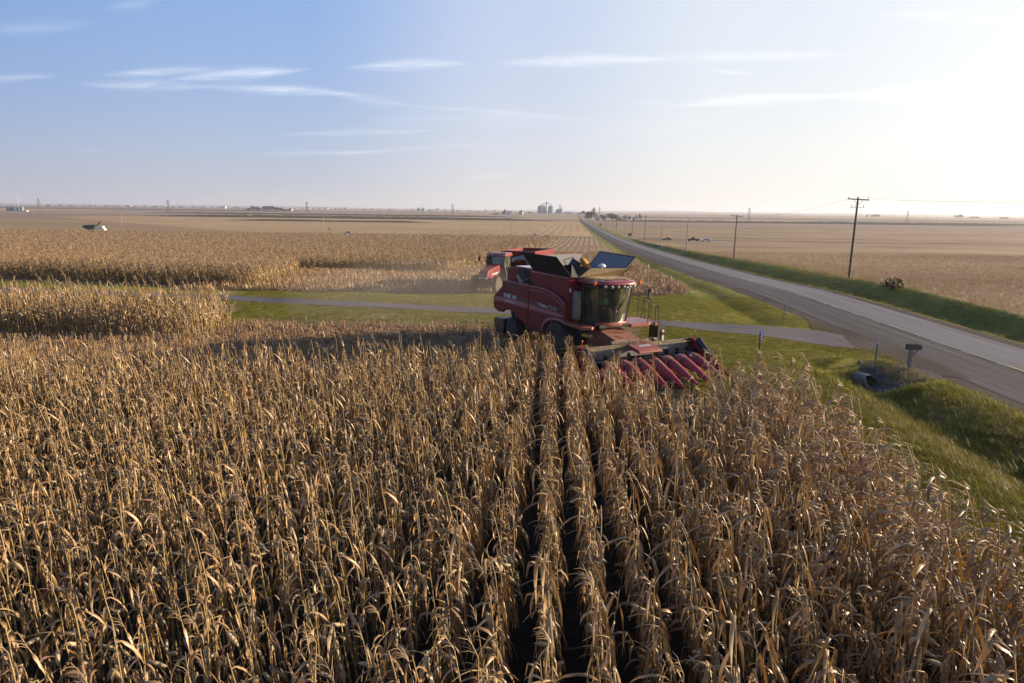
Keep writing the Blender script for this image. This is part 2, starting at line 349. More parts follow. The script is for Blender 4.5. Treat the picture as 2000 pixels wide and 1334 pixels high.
# ground materials. Positions drive the pattern; the colours are those of stubble, grass and shade-darkened soil
def ground_mat(name, cols, scale=1.0, rows=None, rowcols=None, bump=.4, patch=.02, stretch=None, rowamt=.5, rough=.9, bumpd=.05):
    m, nt, N, L, b = new_mat(name); setp(b, Roughness=rough); b.inputs['Specular IOR Level'].default_value = .15
    tc = N.new('ShaderNodeTexCoord'); src = tc.outputs['Object']
    if stretch:
        sp0 = N.new('ShaderNodeSeparateXYZ'); L.new(src, sp0.inputs[0]); sk = N.new('ShaderNodeMath'); sk.operation = 'MULTIPLY_ADD'; L.new(sp0.outputs[1], sk.inputs[0]); sk.inputs[1].default_value = stretch[2]; L.new(sp0.outputs[0], sk.inputs[2])
        cb0 = N.new('ShaderNodeCombineXYZ'); L.new(sk.outputs[0], cb0.inputs[0]); L.new(sp0.outputs[1], cb0.inputs[1])
        mp = N.new('ShaderNodeMapping'); mp.inputs['Scale'].default_value = (stretch[0], stretch[1], 1); L.new(cb0.outputs[0], mp.inputs[0]); src = mp.outputs[0]
    def noise(s, d=8, r=.65):
        n = N.new('ShaderNodeTexNoise'); n.inputs['Scale'].default_value = s; n.inputs['Detail'].default_value = d; n.inputs['Roughness'].default_value = r; L.new(src, n.inputs['Vector']); return n.outputs[0]
    a = noise(scale, 10, .75); p = noise(patch, 4, .5)
    ad = N.new('ShaderNodeMath'); ad.operation = 'ADD'; L.new(a, ad.inputs[0]); L.new(p, ad.inputs[1])
    mr = N.new('ShaderNodeMapRange'); mr.inputs[1].default_value = .72; mr.inputs[2].default_value = 1.28; L.new(ad.outputs[0], mr.inputs[0])
    r = N.new('ShaderNodeValToRGB'); e = r.color_ramp.elements
    while len(e) < len(cols): e.new(.5)
    for i, c in enumerate(cols): e[i].position = i / (len(cols) - 1); e[i].color = c4(c)
    L.new(mr.outputs[0], r.inputs[0]); col = r.outputs[0]
    if rows:                      # (slope dx/dy, period)
        sp = N.new('ShaderNodeSeparateXYZ'); L.new(tc.outputs['Object'], sp.inputs[0])
        u = N.new('ShaderNodeMath'); u.operation = 'MULTIPLY_ADD'; L.new(sp.outputs[1], u.inputs[0]); u.inputs[1].default_value = -rows[0]; L.new(sp.outputs[0], u.inputs[2])
        wob = N.new('ShaderNodeTexNoise'); wob.inputs['Scale'].default_value = .06; L.new(tc.outputs['Object'], wob.inputs['Vector'])
        u2 = N.new('ShaderNodeMath'); u2.operation = 'MULTIPLY_ADD'; L.new(wob.outputs[0], u2.inputs[0]); u2.inputs[1].default_value = rows[1] * .9; L.new(u.outputs[0], u2.inputs[2])
        sn = N.new('ShaderNodeMath'); sn.operation = 'MULTIPLY'; L.new(u2.outputs[0], sn.inputs[0]); sn.inputs[1].default_value = 6.2832 / rows[1]
        s2 = N.new('ShaderNodeMath'); s2.operation = 'SINE'; L.new(sn.outputs[0], s2.inputs[0])
        pn = noise(.03, 3, .5)
        mk = N.new('ShaderNodeMapRange'); mk.inputs[1].default_value = -.2; mk.inputs[2].default_value = .8; mk.inputs[3].default_value = 0; mk.inputs[4].default_value = rowamt; L.new(s2.outputs[0], mk.inputs[0])
        m4 = N.new('ShaderNodeMath'); m4.operation = 'MULTIPLY'; L.new(mk.outputs[0], m4.inputs[0]); mp2 = N.new('ShaderNodeMapRange'); mp2.inputs[1].default_value = .35; mp2.inputs[2].default_value = .6; L.new(pn, mp2.inputs[0]); L.new(mp2.outputs[0], m4.inputs[1])
        mx = N.new('ShaderNodeMix'); mx.data_type = 'RGBA'; L.new(m4.outputs[0], mx.inputs[0]); L.new(col, mx.inputs[6]); mx.inputs[7].default_value = c4(rowcols); col = mx.outputs[2]
    L.new(col, b.inputs['Base Color'])
    if bump:
        bp = N.new('ShaderNodeBump'); bp.inputs['Strength'].default_value = bump; bp.inputs['Distance'].default_value = bumpd; L.new(noise(scale * 2.5, 10, .8), bp.inputs['Height']); L.new(bp.outputs[0], b.inputs['Normal'])
    return m
G_STUB = ground_mat('corn_stubble_ground', [(.16, .11, .06), (.30, .205, .11), (.44, .31, .17), (.56, .42, .25)], 2.2, (.112, 2.3), (.11, .085, .065), .6, .03, rowamt=.85)
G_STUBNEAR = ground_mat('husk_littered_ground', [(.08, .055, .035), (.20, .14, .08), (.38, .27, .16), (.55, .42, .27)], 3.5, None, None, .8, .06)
G_SOIL = ground_mat('row_shade_soil', [(.012, .010, .008), (.028, .022, .016), (.05, .04, .027)], 4.0, None, None, .8, .1)  # soil darkened, the canopy's shade between rows put into the colour
G_LAWN = ground_mat('mown_lawn', [(.09, .10, .013), (.19, .185, .025), (.28, .255, .045), (.38, .33, .08)], 1.6, None, None, .9, .09, rough=.95, bumpd=.08)
G_VERGE = ground_mat('rough_verge_grass', [(.06, .08, .015), (.135, .15, .026), (.23, .22, .045), (.38, .31, .11)], 1.1, None, None, .9, .05, rough=.95, bumpd=.15)
G_ROADR = ground_mat('worn_concrete', [(.10, .10, .11), (.175, .175, .195), (.24, .24, .26)], 1.2, None, None, .15, .9, stretch=(1.8, .05, -.07), rough=.75, bumpd=.01)
G_ROADL = ground_mat('milled_asphalt', [(.035, .031, .033), (.072, .069, .080), (.125, .123, .142)], 1.4, None, None, .5, .8, stretch=(2.4, .04, -.07), rough=.85, bumpd=.02)
G_GRAVEL = ground_mat('brown_gravel', [(.03, .024, .023), (.062, .05, .047), (.115, .092, .083)], 6.0, None, None, .8, .2, rough=.95, bumpd=.03)
G_APRON = ground_mat('grey_gravel', [(.06, .056, .062), (.11, .10, .105), (.17, .155, .15)], 7.0, None, None, .8, .2, rough=.95, bumpd=.03)
G_DRIVE = ground_mat('driveway_asphalt', [(.105, .092, .105), (.140, .125, .138), (.175, .158, .168)], 3.0, None, None, .3, .15, rough=.85, bumpd=.01)
G_BEAN = ground_mat('bean_stubble_ground', [(.19, .13, .075), (.30, .205, .12), (.39, .27, .16), (.47, .34, .21)], 1.3, (.05, .76), (.15, .105, .07), .7, .02, rowamt=.45)
G_TAN = ground_mat('bright_stubble', [(.38, .255, .12), (.48, .33, .165), (.56, .40, .21)], .35, (.085, 6.1), (.22, .165, .115), .3, .006, rowamt=.75)
G_BROWN = ground_mat('brown_stubble', [(.26, .17, .085), (.34, .23, .12), (.41, .285, .16)], .3, None, None, .3, .006, stretch=(.25, 1.0, -.1))
G_MAUVE = ground_mat('tilled_mauve_soil', [(.20, .14, .105), (.27, .19, .14), (.34, .25, .18)], .15, None, None, .3, .004, stretch=(.15, 1.0, -.05))
G_PLOW = ground_mat('plowed_dark_soil', [(.075, .055, .052), (.105, .08, .075), (.14, .105, .095)], .1, None, None, .3, .004, stretch=(.1, 1.0, 0))
G_FAR = ground_mat('far_farmland', [(.24, .17, .12), (.33, .24, .165), (.42, .31, .21)], .006, None, None, .1, .0012, stretch=(.25, 1.0, 0))
G_HILL = ground_mat('far_hills', [(.16, .13, .115), (.26, .20, .155), (.34, .26, .19)], .01, None, None, .1, .003, stretch=(.3, 1.0, 0))
G_MARK = plain('worn_yellow_paint', (.48, .34, .14), .8, 0, .3, 3)

# ------------------------------------------------------------------ ground sheets
YS = list(np.concatenate([np.arange(-40, 10, 5.), np.arange(10, 62, .6), np.arange(62, 130, 1.5), np.arange(130, 400, 5.), np.arange(400, 1300, 40.), np.arange(1300, 4000, 150.), np.arange(4000, 14001, 1000.), [20000, 30000]]))
def sheet(name, mat, fn, ys, off, cols, label=None):
    """fn(y) -> (x_left, x_right); a sheet draped over the terrain"""
    vs = []; fs = []
    for y in ys:
        a, b = fn(y)
        for k in range(cols + 1):
            x = a + (b - a) * k / cols; vs.append((x, y, H(x, y) + off))
    n = cols + 1
    for i in range(len(ys) - 1):
        for k in range(cols): fs.append((i * n + k, i * n + k + 1, (i + 1) * n + k + 1, (i + 1) * n + k))
    me = bpy.data.meshes.new(name); me.from_pydata(vs, [], fs); me.materials.append(mat); me.update()
    me.polygons.foreach_set('use_smooth', [True] * len(fs))
    o = bpy.data.objects.new(name, me); C.objects.link(o); o['kind'] = 'structure'
    if label: o['label'] = label
    return o
SC = list(np.concatenate([[-30000, -12000, -5000, -2000, -1000, -500, -300, -200, -150, -110], np.arange(-80, -14, 4.), np.arange(-14, 22, .5), np.arange(22, 60, 4.), [80, 110, 150, 250, 400, 700, 1200, 2500, 6000, 14000, 30000]]))
def base_ground():
    vs = []; fs = []; n = len(SC)
    for y in YS:
        for s in SC:
            x = xc(y) + s; vs.append((x, y, H(x, y)))
    for i in range(len(YS) - 1):
        for k in range(n - 1): fs.append((i * n + k, i * n + k + 1, (i + 1) * n + k + 1, (i + 1) * n + k))
    me = bpy.data.meshes.new('ground'); me.from_pydata(vs, [], fs); me.update()
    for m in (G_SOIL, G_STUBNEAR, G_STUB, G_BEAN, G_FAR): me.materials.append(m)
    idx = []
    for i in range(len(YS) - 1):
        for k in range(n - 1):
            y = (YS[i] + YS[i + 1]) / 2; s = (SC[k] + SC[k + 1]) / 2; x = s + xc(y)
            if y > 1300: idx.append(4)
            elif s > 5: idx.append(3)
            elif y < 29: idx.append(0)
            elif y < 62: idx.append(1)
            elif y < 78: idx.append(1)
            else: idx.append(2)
    me.polygons.foreach_set('material_index', idx); me.polygons.foreach_set('use_smooth', [True] * len(fs))
    o = bpy.data.objects.new('ground', me); C.objects.link(o); o['kind'] = 'structure'
base_ground()
def yr(a, b): return [a] + [y for y in YS if a + .01 < y < b - .01] + [b]
OFF = lambda y: .02
sheet('concrete_lane', G_ROADR, lambda y: (xc(y), xc(y) + 3.8), yr(-40, 14000), .035, 4)
sheet('asphalt_lane', G_ROADL, lambda y: (xc(y) - 3.7, xc(y) - .02), yr(-40, 14000), .03, 4)
sheet('gravel_shoulder', G_GRAVEL, lambda y: (xc(y) + 3.8, xc(y) + 4.9), yr(-40, 1300), .02, 2)
def wob(y, k=0): return .22 * math.sin(y * 1.1 + k) + .15 * math.sin(y * 2.7 + 2 * k) + .3 * math.sin(y * .31 + k)
def shl(y):
    return float(np.interp(y, [25, 48, 58, 95, 120, 700], [4.4, 4.7, 5.1, 5.6, 6.2, 7.2])) + .22 * wob(y)
sheet('gravel_shoulder', G_GRAVEL, lambda y: (xc(y) - shl(y), xc(y) - 3.7), yr(-40, 1300), .02, 4)
sheet('verge', G_VERGE, lambda y: (xc(y) + 4.9 + .12 * wob(y * 2), xc(y) + fe(y)), yr(-40, 1300), .02, 20)
# lawn left of the road, round both sides of the driveway
def lawn_l(y):
    if y < 27: return 9.95
    if y < 41: return 9.95 - 2.2 * ss(27, 31, y)
    return 9.95 - 2.2 - 105 * ss(40.2, 41.5, y) if y < 41.5 else -97
sheet('lawn', G_LAWN, lambda y: (9.9 if y < 27 else 7.7 + .3 * wob(y), xc(y) - shl(y)), yr(-40, 41.4), .02, 30)
sheet('lawn', G_LAWN, lambda y: (-97, xc(y) - shl(y)), yr(41.4, 60.0), .02, 200)
sheet('lawn', G_LAWN, lambda y: (-97, max(-96.9, -20 - (y - 60) * 3.9)), yr(60.0, 79.5), .02, 30)
def vl(y): return float(np.interp(y, [60, 63, 70, 103, 145, 216, 317, 407, 685, 1225], [13.6, 16.2, 17.6, 21.6, 25.7, 31.2, 40.2, 47.5, 71, 112])) + .5 * wob(y * .7, 1)
sheet('verge', G_VERGE, lambda y: (vl(y), xc(y) - shl(y)), yr(60.0, 1200), .02, 24)
def G2(*L_): return [(q.x, q.y) for q in [at(a, b) for a, b in L_]]
DRV_F = [(-97, 68.5), (-26.25, 56.9), (-1.56, 50.6)] + G2((1290, 627), (1400, 632.8), (1520, 640), (1600, 647), (1645, 656))
DRV_N = [(-95, 64), (-24.8, 53.7), (-1.5, 48.0)] + G2((1290, 637), (1400, 648.5), (1490, 658), (1610, 675.5), (1668, 682))
def ribbon(name, mat, A, B, off, sub=8, cols=6):
    vs = []; n = cols + 1; rows = 0; k = len(A)
    for i in range(k - 1):
        for j in range(sub + (i == k - 2)):
            t = j / sub
            ax, ay = [A[i][q] + (A[i + 1][q] - A[i][q]) * t for q in (0, 1)]; bx, by = [B[i][q] + (B[i + 1][q] - B[i][q]) * t for q in (0, 1)]
            for c in range(n):
                x = ax + (bx - ax) * c / cols; y = ay + (by - ay) * c / cols; vs.append((x, y, H(x, y) + off))
            rows += 1
    fs = [(i * n + c, i * n + c + 1, (i + 1) * n + c + 1, (i + 1) * n + c) for i in range(rows - 1) for c in range(cols)]
    me = bpy.data.meshes.new(name); me.from_pydata(vs, [], fs); me.materials.append(mat); me.update()
    o = bpy.data.objects.new(name, me); C.objects.link(o); o['kind'] = 'structure'; return o
ribbon('driveway', G_DRIVE, DRV_F, DRV_N, .045)
ribbon('gravel_shoulder', G_GRAVEL, G2((1572, 619), (1655, 643), (1740, 675), (1830, 711), (1900, 742)), G2((1583, 640), (1604, 675), (1700, 691.5), (1765, 713), (1835, 735)), .036, 6, 8)
ribbon('gravel_apron', G_APRON, G2((1678, 704), (1698, 705), (1725, 710), (1768, 712), (1838, 735)), G2((1684, 730), (1692, 734), (1715, 740), (1768, 744), (1842, 741)), .045, 6, 8)
def marking():
    b = MB(); r2 = random.Random(3)
    for y in (31.5, 43.5, 55.5, 67.5, 79.5, 91.5, 103.5):
        L_ = r2.uniform(1.3, 3.0); x0, x1 = xc(y) + .12, xc(y + L_) + .12; n = 5
        for k in range(n):
            if r2.random() < .25 and k: continue
            ya = y + L_ * k / n; yb = y + L_ * (k + 1) / n
            b.quad([(xc(ya) + .1, ya, H(xc(ya), ya) + .045), (xc(ya) + .23, ya, H(xc(ya), ya) + .045), (xc(yb) + .23, yb, H(xc(yb), yb) + .045), (xc(yb) + .1, yb, H(xc(yb), yb) + .045)])
    o = b.build('road_marking', G_MARK); o['kind'] = 'structure'
    b = MB()                                        # broken joint between the lanes
    y = 20.0
    while y < 200:
        L_ = r2.uniform(.3, 2.2)
        w = r2.uniform(.05, .16); xa, xb = xc(y), xc(y + L_)
        b.quad([(xa - w, y, H(xa, y) + .041), (xa + w * .3, y, H(xa, y) + .041), (xb + w * .3, y + L_, H(xb, y + L_) + .041), (xb - w * .7, y + L_, H(xb, y + L_) + .041)]); y += L_ + r2.uniform(.0, 1.6)
    o = b.build('lane_joint', G_GRAVEL); o['kind'] = 'structure'
marking()
# far fields
def field(name, mat, x0, x1, y0, y1, off=.06, cols=8): return sheet(name, mat, lambda y: (x0(y) if callable(x0) else x0, x1(y) if callable(x1) else x1), yr(y0, y1), off, cols)
def vle(y): return vl(y) - .3
sheet('crossroad', G_GRAVEL, lambda y: (-1500, vl(y) - 1), yr(388, 393), .12, 60)
sheet('crossroad', G_GRAVEL, lambda y: (xc(y) + fe(y), 900), yr(352, 357), .12, 40)
field('field', G_TAN, lambda y: -150 - (y - 400) * .9, vle, 396, 1050, .08, 60)
field('field', G_BROWN, -2500, lambda y: -150.5 - (y - 400) * .9, 396, 800, .08, 30)
field('field', G_MAUVE, -2500, lambda y: -151 - (y - 400) * .9 if y < 900 else -600.0, 800, 1060, .1, 30)
field('field', G_MAUVE, -3000, vle, 1062, 1290, .1, 40)
field('field', G_BEAN, lambda y: xc(y) + 14, 3000, 400, 640, .08, 40)
field('field', G_MAUVE, lambda y: xc(y) + 14, 3000, 700, 1080, .1, 40)
field('field', G_TAN, -9000, -1100, 1500, 2050, .25, 20)
field('field', G_MAUVE, -9000, lambda y: xc(y) - 60, 2400, 2560, .3, 20)
field('field', G_PLOW, -9000, -700, 2060, 2390, .25, 20)
field('field', G_PLOW, lambda y: xc(y) + 15, 5000, 1700, 1900, .25, 20)
field('field', G_PLOW, -12000, -1500, 3400, 4000, .5, 12)
field('field', G_MAUVE, -12000, 6000, 5000, 6500, .6, 12)
field('field', G_TAN, 800, 9000, 2400, 3000, .3, 12)

# ------------------------------------------------------------------ plants: variants, scattered stuff, individuals
def leaf(b, base, az, L_, w, el0, el1, segs, r, fold=.5, twist=0.0, broken=0.0, cols=2, droop=.75):
    p = Vector(base); vs = []; d_az = az
    tw = 0.0; kink = r.uniform(.3, .6) if r.random() < broken else 9
    for i in range(segs + 1):
        t = i / segs
        el = el0 + (el1 - el0) * (t ** droop)
        if t > kink: el = min(el, R(-75))
        d = Vector((math.cos(el) * math.cos(d_az), math.cos(el) * math.sin(d_az), math.sin(el)))
        side = Vector((-math.sin(d_az), math.cos(d_az), 0)); nrm = d.cross(side)
        tw = twist * t; s2 = side * math.cos(tw) + nrm * math.sin(tw); n2 = nrm * math.cos(tw) - side * math.sin(tw)
        ww = w * (.35 + 1.1 * t - 1.45 * t ** 2.2) if t < 1 else w * .04
        ww = max(ww, w * .05) * (1 + .18 * math.sin(t * 17 + az * 3))
        if cols == 2: vs += [p - s2 * ww * .5 - n2 * ww * fold * .5, p, p + s2 * ww * .5 - n2 * ww * fold * .5]
        else: vs += [p - s2 * ww * .5, p + s2 * ww * .5]
        p = p + d * (L_ / segs); d_az += r.uniform(-.16, .16)
    c = 3 if cols == 2 else 2
    b.add(vs, [(i * c + k, i * c + k + 1, (i + 1) * c + k + 1, (i + 1) * c + k) for i in range(segs) for k in range(c - 1)])
def corn_parts(seed, style, lod=0):
    """style 'wind' : broad leaves all blown to the left; 'bare' : upright lit stalks with short curled leaves; 'mid' : leaves hanging to both sides"""
    r = random.Random(seed); stalk, leaves, ear, tas = MB(), MB(), MB(), MB()
    h = r.uniform(1.95, 2.35)
    lean = r.uniform(.0, .16) if style != 'wind' else r.uniform(.15, .4)
    lean_az = math.pi + r.uniform(-.6, .6); snapped = r.random() < (.6 if style == 'bare' else .3)
    pts = []; rad = []; n = 9 if lod == 0 else 4
    def pos(t):
        off = lean * t ** 2.2; z = h * t * (1 - .05 * t * lean * 4)
        return Vector((math.cos(lean_az) * off, math.sin(lean_az) * off, z)) + Vector((.012 * math.sin(t * 9 + seed), .012 * math.cos(t * 7 + seed), 0)) * (lod == 0)
    top = r.uniform(.55, .86) if snapped else 1.0
    for i in range(n + 1):
        t = top * i / n; pts.append(pos(t)); rad.append((.017 - .009 * t) * (1.0 if lod == 0 else 1.3))
    if snapped and lod == 0:       # broken top hanging over
        q = pts[-1].copy(); a = lean_az + r.uniform(-1, 1); e = r.uniform(-.9, .35)
        for j in range(3): q = q + Vector((math.cos(a) * math.cos(e), math.sin(a) * math.cos(e), math.sin(e))) * .16; pts.append(q.copy()); rad.append(.006); e -= .3
    stalk.tube(pts, rad, 5 if lod == 0 else 3, cap=False)
    tip = pts[-1]
    nl = (r.randint(10, 13) if style == 'bare' else r.randint(13, 16)) if lod == 0 else 7
    a0 = r.uniform(-.5, .5)
    for i in range(nl):
        t = (.16 + .80 * i / (nl - 1)) * top; base = pos(t)
        if style == 'wind':
            az = math.pi + r.gauss(-.1, .6); el0 = R(r.uniform(20, 65)); el1 = R(r.uniform(-90, -40)); L_ = r.uniform(.6, .95) * (1 - .2 * t); w = r.uniform(.06, .105); dr = r.uniform(.5, .9)
            if t < .45: el1 = R(-88); el0 = R(r.uniform(-20, 30))
        elif style == 'mid':
            az = (a0 + (i % 2) * math.pi + r.gauss(0, .9)); 
            el0 = R(r.uniform(30, 80)); el1 = R(r.uniform(-96, -84)); L_ = r.uniform(.45, .8); w = r.uniform(.065, .11); dr = r.uniform(.08, .20)
            if r.random() < .10: az = math.pi + r.gauss(0, .6); dr = .75; el1 = R(-60)
        else:
            az = r.uniform(0, 6.28) if r.random() < .5 else math.pi + r.gauss(0, .7)
            el0 = R(r.uniform(-10, 70)); el1 = R(r.uniform(-125, -75)); L_ = r.uniform(.25, .65); w = r.uniform(.045, .095); dr = r.uniform(.12, .40)
            if r.random() < .12: dr = .8
        if lod: w *= 1.35; 
        leaf(leaves, base, az, L_, w, el0, el1, 7 if lod == 0 else 3, r, r.uniform(.2, .6), r.uniform(-1.9, 1.9) * (1 if style != 'wind' else .7), .3, 2 if lod == 0 else 1, dr)
    if lod == 0:
        for k in range(1):
            z = r.uniform(.85, 1.25); p = pos(z / h); a = r.uniform(0, 6.28); e = r.uniform(-1.3, .9)
            d = Vector((math.cos(a) * math.cos(e), math.sin(a) * math.cos(e), math.sin(e)))
            ear.tube([p, p + d * .05, p + d * .13, p + d * .21, p + d * .27], [.014, .032, .036, .026, .006], 6)
    if (r.random() < (.45 if style == 'bare' else .55)) and not snapped or lod:
        d0 = Vector((-.9, .1, .8)).normalized() if style == 'wind' else Vector((r.uniform(-.9, -.1), r.uniform(-.2, .3), 1)).normalized()
        k = r.randint(4, 7) if lod == 0 else 2
        q = tip.copy(); spine = [q.copy()]
        for j in range(3): q = q + d0 * .09; spine.append(q.copy())
        tas.tube(spine, [.006, .006, .005, .003], 3, cap=False)
        for j in range(k):
            s = spine[0].lerp(spine[2], r.random()); a = r.uniform(0, 6.28); dd = (d0 + Vector((math.cos(a), math.sin(a), -.1)) * r.uniform(.3, .8) + Vector((-.25, 0, 0))).normalized()
            e1 = s + dd * .09; e2 = e1 + (dd + Vector((-.15, 0, -.5))).normalized() * r.uniform(.06, .12)
            tas.tube([s, e1, e2], [.0045, .0055, .003] if lod == 0 else [.009, .009, .006], 3, cap=False)
    return stalk, leaves, ear, tas
def joined(parts, mats, name):
    b = MB()
    for i, p in enumerate(parts):
        b.cm = i; b.add(p.v, p.f)
    me = bpy.data.meshes.new(name); me.from_pydata(b.v, [], b.f)
    for m in mats: me.materials.append(m)
    me.polygons.foreach_set('material_index', b.m); me.polygons.foreach_set('use_smooth', [True] * len(b.f)); me.update()
    return me
CM = [M_STALK, M_LEAF, M_HUSK, M_TASSEL]
def variant_collection(name, meshes):
    col = bpy.data.collections.new(name)
    for i, me in enumerate(meshes): col.objects.link(bpy.data.objects.new('%s_%02d' % (name, i), me))
    return col
STYLES = ['bare'] * 12 + ['mid'] * 8 + ['wind'] * 8
HI = [corn_parts(100 + i, s) for i, s in enumerate(STYLES)]
COL_CORN = variant_collection('corn_kind', [joined(p, CM, 'corn_kind') for p in HI])
COL_CORNLOW = variant_collection('corn_low_kind', [joined(corn_parts(300 + i, s, 1), CM, 'corn_low_kind') for i, s in enumerate(['bare'] * 3 + ['mid'] * 3 + ['wind'] * 3)])
def scatter(name, col, pts, rots, scls, vids, label, cat, mat=None):
    me = bpy.data.meshes.new(name); n = len(pts); me.vertices.add(n); me.vertices.foreach_set('co', np.asarray(pts, np.float32).ravel())
    a = me.attributes.new('rot', 'FLOAT_VECTOR', 'POINT'); a.data.foreach_set('vector', np.asarray(rots, np.float32).ravel())
    a = me.attributes.new('scl', 'FLOAT_VECTOR', 'POINT'); a.data.foreach_set('vector', np.asarray(scls, np.float32).ravel())
    a = me.attributes.new('vid', 'INT', 'POINT'); a.data.foreach_set('value', np.asarray(vids, np.int32))
    o = bpy.data.objects.new(name, me); C.objects.link(o); tag(o, label, cat, None, 'stuff')
    ng = bpy.data.node_groups.new(name, 'GeometryNodeTree'); ng.interface.new_socket('Geometry', in_out='INPUT', socket_type='NodeSocketGeometry'); ng.interface.new_socket('Geometry', in_out='OUTPUT', socket_type='NodeSocketGeometry')
    N = ng.nodes; L = ng.links; gi = N.new('NodeGroupInput'); go = N.new('NodeGroupOutput'); ip = N.new('GeometryNodeInstanceOnPoints'); ci = N.new('GeometryNodeCollectionInfo')
    ci.inputs[0].default_value = col; ci.inputs['Separate Children'].default_value = True; ci.inputs['Reset Children'].default_value = True
    def at_(nm, ty):
        q = N.new('GeometryNodeInputNamedAttribute'); q.data_type = ty; q.inputs[0].default_value = nm; return [s for s in q.outputs if s.enabled and s.name == 'Attribute'][0]
    L.new(gi.outputs[0], ip.inputs['Points']); L.new(ci.outputs[0], ip.inputs['Instance']); ip.inputs['Pick Instance'].default_value = True
    L.new(at_('vid', 'INT'), ip.inputs['Instance Index']); L.new(at_('rot', 'FLOAT_VECTOR'), ip.inputs['Rotation']); L.new(at_('scl', 'FLOAT_VECTOR'), ip.inputs['Scale'])
    L.new(ip.outputs[0], go.inputs[0]); m = o.modifiers.new('scatter', 'NODES'); m.node_group = ng
    return o
def inpoly(x, y, poly):
    c = False; j = len(poly) - 1
    for i in range(len(poly)):
        xi, yi = poly[i]; xj, yj = poly[j]
        if (yi > y) != (yj > y) and x < (xj - xi) * (y - yi) / (yj - yi) + xi: c = not c
        j = i
    return c
# combine frame: origin under the cab glass, +X forward, +Y its left side
CX, CY, YAW = 4.742, 31.445, R(27.49)
Fv = Vector((math.sin(YAW), -math.cos(YAW), 0)); Lv = Vector((math.cos(YAW), math.sin(YAW), 0))
def to_uv(x, y):
    dx, dy = x - CX, y - CY; return dx * Fv.x + dy * Fv.y, dx * Lv.x + dy * Lv.y
ROWS = .055                                      # rows of the near field: dx/dy
NEAR = [(9.9, 2.5), (9.9, 24.2), (8.6, 24.0), (7.6, 22.6), (6.6, 20.9), (5.4, 20.9), (4.9, 22.6), (4.3, 24.6), (3.4, 26.6), (2.3, 28.6), (-.2, 28.8), (-3, 27.8), (-8, 27.0), (-13.0, 27.0), (-60, 27.0), (-60, 2.5)]
PATCH = [(-16.8, 36.9), (-17.9, 43.3), (-24, 43.9), (-33, 45.2), (-48, 49), (-60, 52), (-60, 41), (-40, 38)]
def near_ok(x, y):
    if not inpoly(x, y, NEAR) and not inpoly(x, y, PATCH): return False
    if y < 3.5 and x < -4: return False
    u, v = to_uv(x, y)
    if -14 < u < 4.35 and abs(v) < 3.35: return False
    if u < 4.35 and v > 3.2 and u > -3: return False
    return x > -.80 * y - 5.5
def proj_px(x, y, z):
    v = Vector((x, y, z)) - Vector((0, 0, CAM_H)); a, b, c = v.dot(_r), v.dot(_u), v.dot(_f)
    return 1000 + 1333 * a / c, 667 - 1333 * b / c, c
def style_vid(x, y, r):
    u = x + r.gauss(0, 1.3) - .02 * y
    if u < -1.0: return r.randrange(0, 12) if r.random() < .8 else r.randrange(12, 20)
    if u < 6.2 + max(0, 2.6 - .13 * y): return r.randrange(12, 20) if r.random() < .85 else r.randrange(0, 12)
    return r.randrange(20, 28) if r.random() < .8 else r.randrange(12, 20)
def near_corn():
    r = random.Random(11); P = []
    k = -90
    while k < 20:
        x0 = 9.65 + k * .762; k += 1
        y = 2.5 + r.random() * .2
        while y < 53:
            x = x0 + (y - 20) * ROWS + r.gauss(0, .035)
            uu, vv = to_uv(x, y); gap = 5.2 < uu < 12 and -3 < vv < 3.6 and x < 9.8 and r.random() < .055
            if x < 9.9 and (gap or (near_ok(x, y) and r.random() < .95)):
                vid = style_vid(x, y, r)
                s = r.uniform(.80, 1.12) * (.93 if x < -1 and y < 30 else 1)
                # tops thin out and shorten on the edge by the header; the far left block stands tall
                if y > 33: s *= 1.1
                lk = 1 if r.random() > .05 else 5
                P.append((x, y, H(x, y), r.gauss(0, .06) * lk, r.gauss(-.05, .06) * lk, r.uniform(-.45, .45), s * r.uniform(.9, 1.1) * (.84 if 12 <= vid < 20 else 1), s, vid))
            y += r.uniform(.14, .25)
    return P
PLANTS = near_corn()
vis = []
for i, p in enumerate(PLANTS):
    px, py, c = proj_px(p[0], p[1], p[2] + 1.9)
    if -10 < px < 2010 and py < 1345 and c > 1: vis.append((c, i))
vis.sort(); IND = set(i for c, i in vis[:300])
CORN_LABEL = 'dry tan corn plant in the nearest rows along the bottom of the photo'
def individuals():
    meshes = {}
    for vid, parts in enumerate(HI):
        ms = []
        for nm, b, m in zip(('stalk', 'leaves', 'ear', 'tassel'), parts, CM):
            if not b.v: continue
            me = bpy.data.meshes.new('corn_' + nm); me.from_pydata(b.v, [], b.f); me.materials.append(m); me.polygons.foreach_set('use_smooth', [True] * len(b.f)); me.update(); ms.append((nm, me))
        meshes[vid] = ms
    for i in sorted(IND):
        x, y, z, rx, ry, rz, sx, sz, vid = PLANTS[i]
        e = empty('corn_plant', (x, y, z), 0, CORN_LABEL, 'corn plant', 'corn plants in the nearest rows')
        e.rotation_euler = (rx, ry, rz); e.scale = (sx, sx, sz)
        for nm, me in meshes[vid]:
            o = bpy.data.objects.new(nm, me); C.objects.link(o); o.parent = e
individuals()
rest = [p for i, p in enumerate(PLANTS) if i not in IND]
scatter('standing_corn', COL_CORN, [p[:3] for p in rest], [p[3:6] for p in rest], [(p[6], p[6], p[7]) for p in rest], [p[8] for p in rest],
        'ripe dry corn filling the field from the bottom of the photo up to the red harvester', 'corn')
BACK = [(-26, 62.6), (-22.6, 62.0), (-24, 74), (-28.5, 92), (-18, 92.5), (-8.6, 88.5), (-7.5, 92), (6, 205), (20, 330), (24, 352), (-420, 352), (-420, 120), (-97, 83), (-52, 69.4), (-33.6, 63.9)]
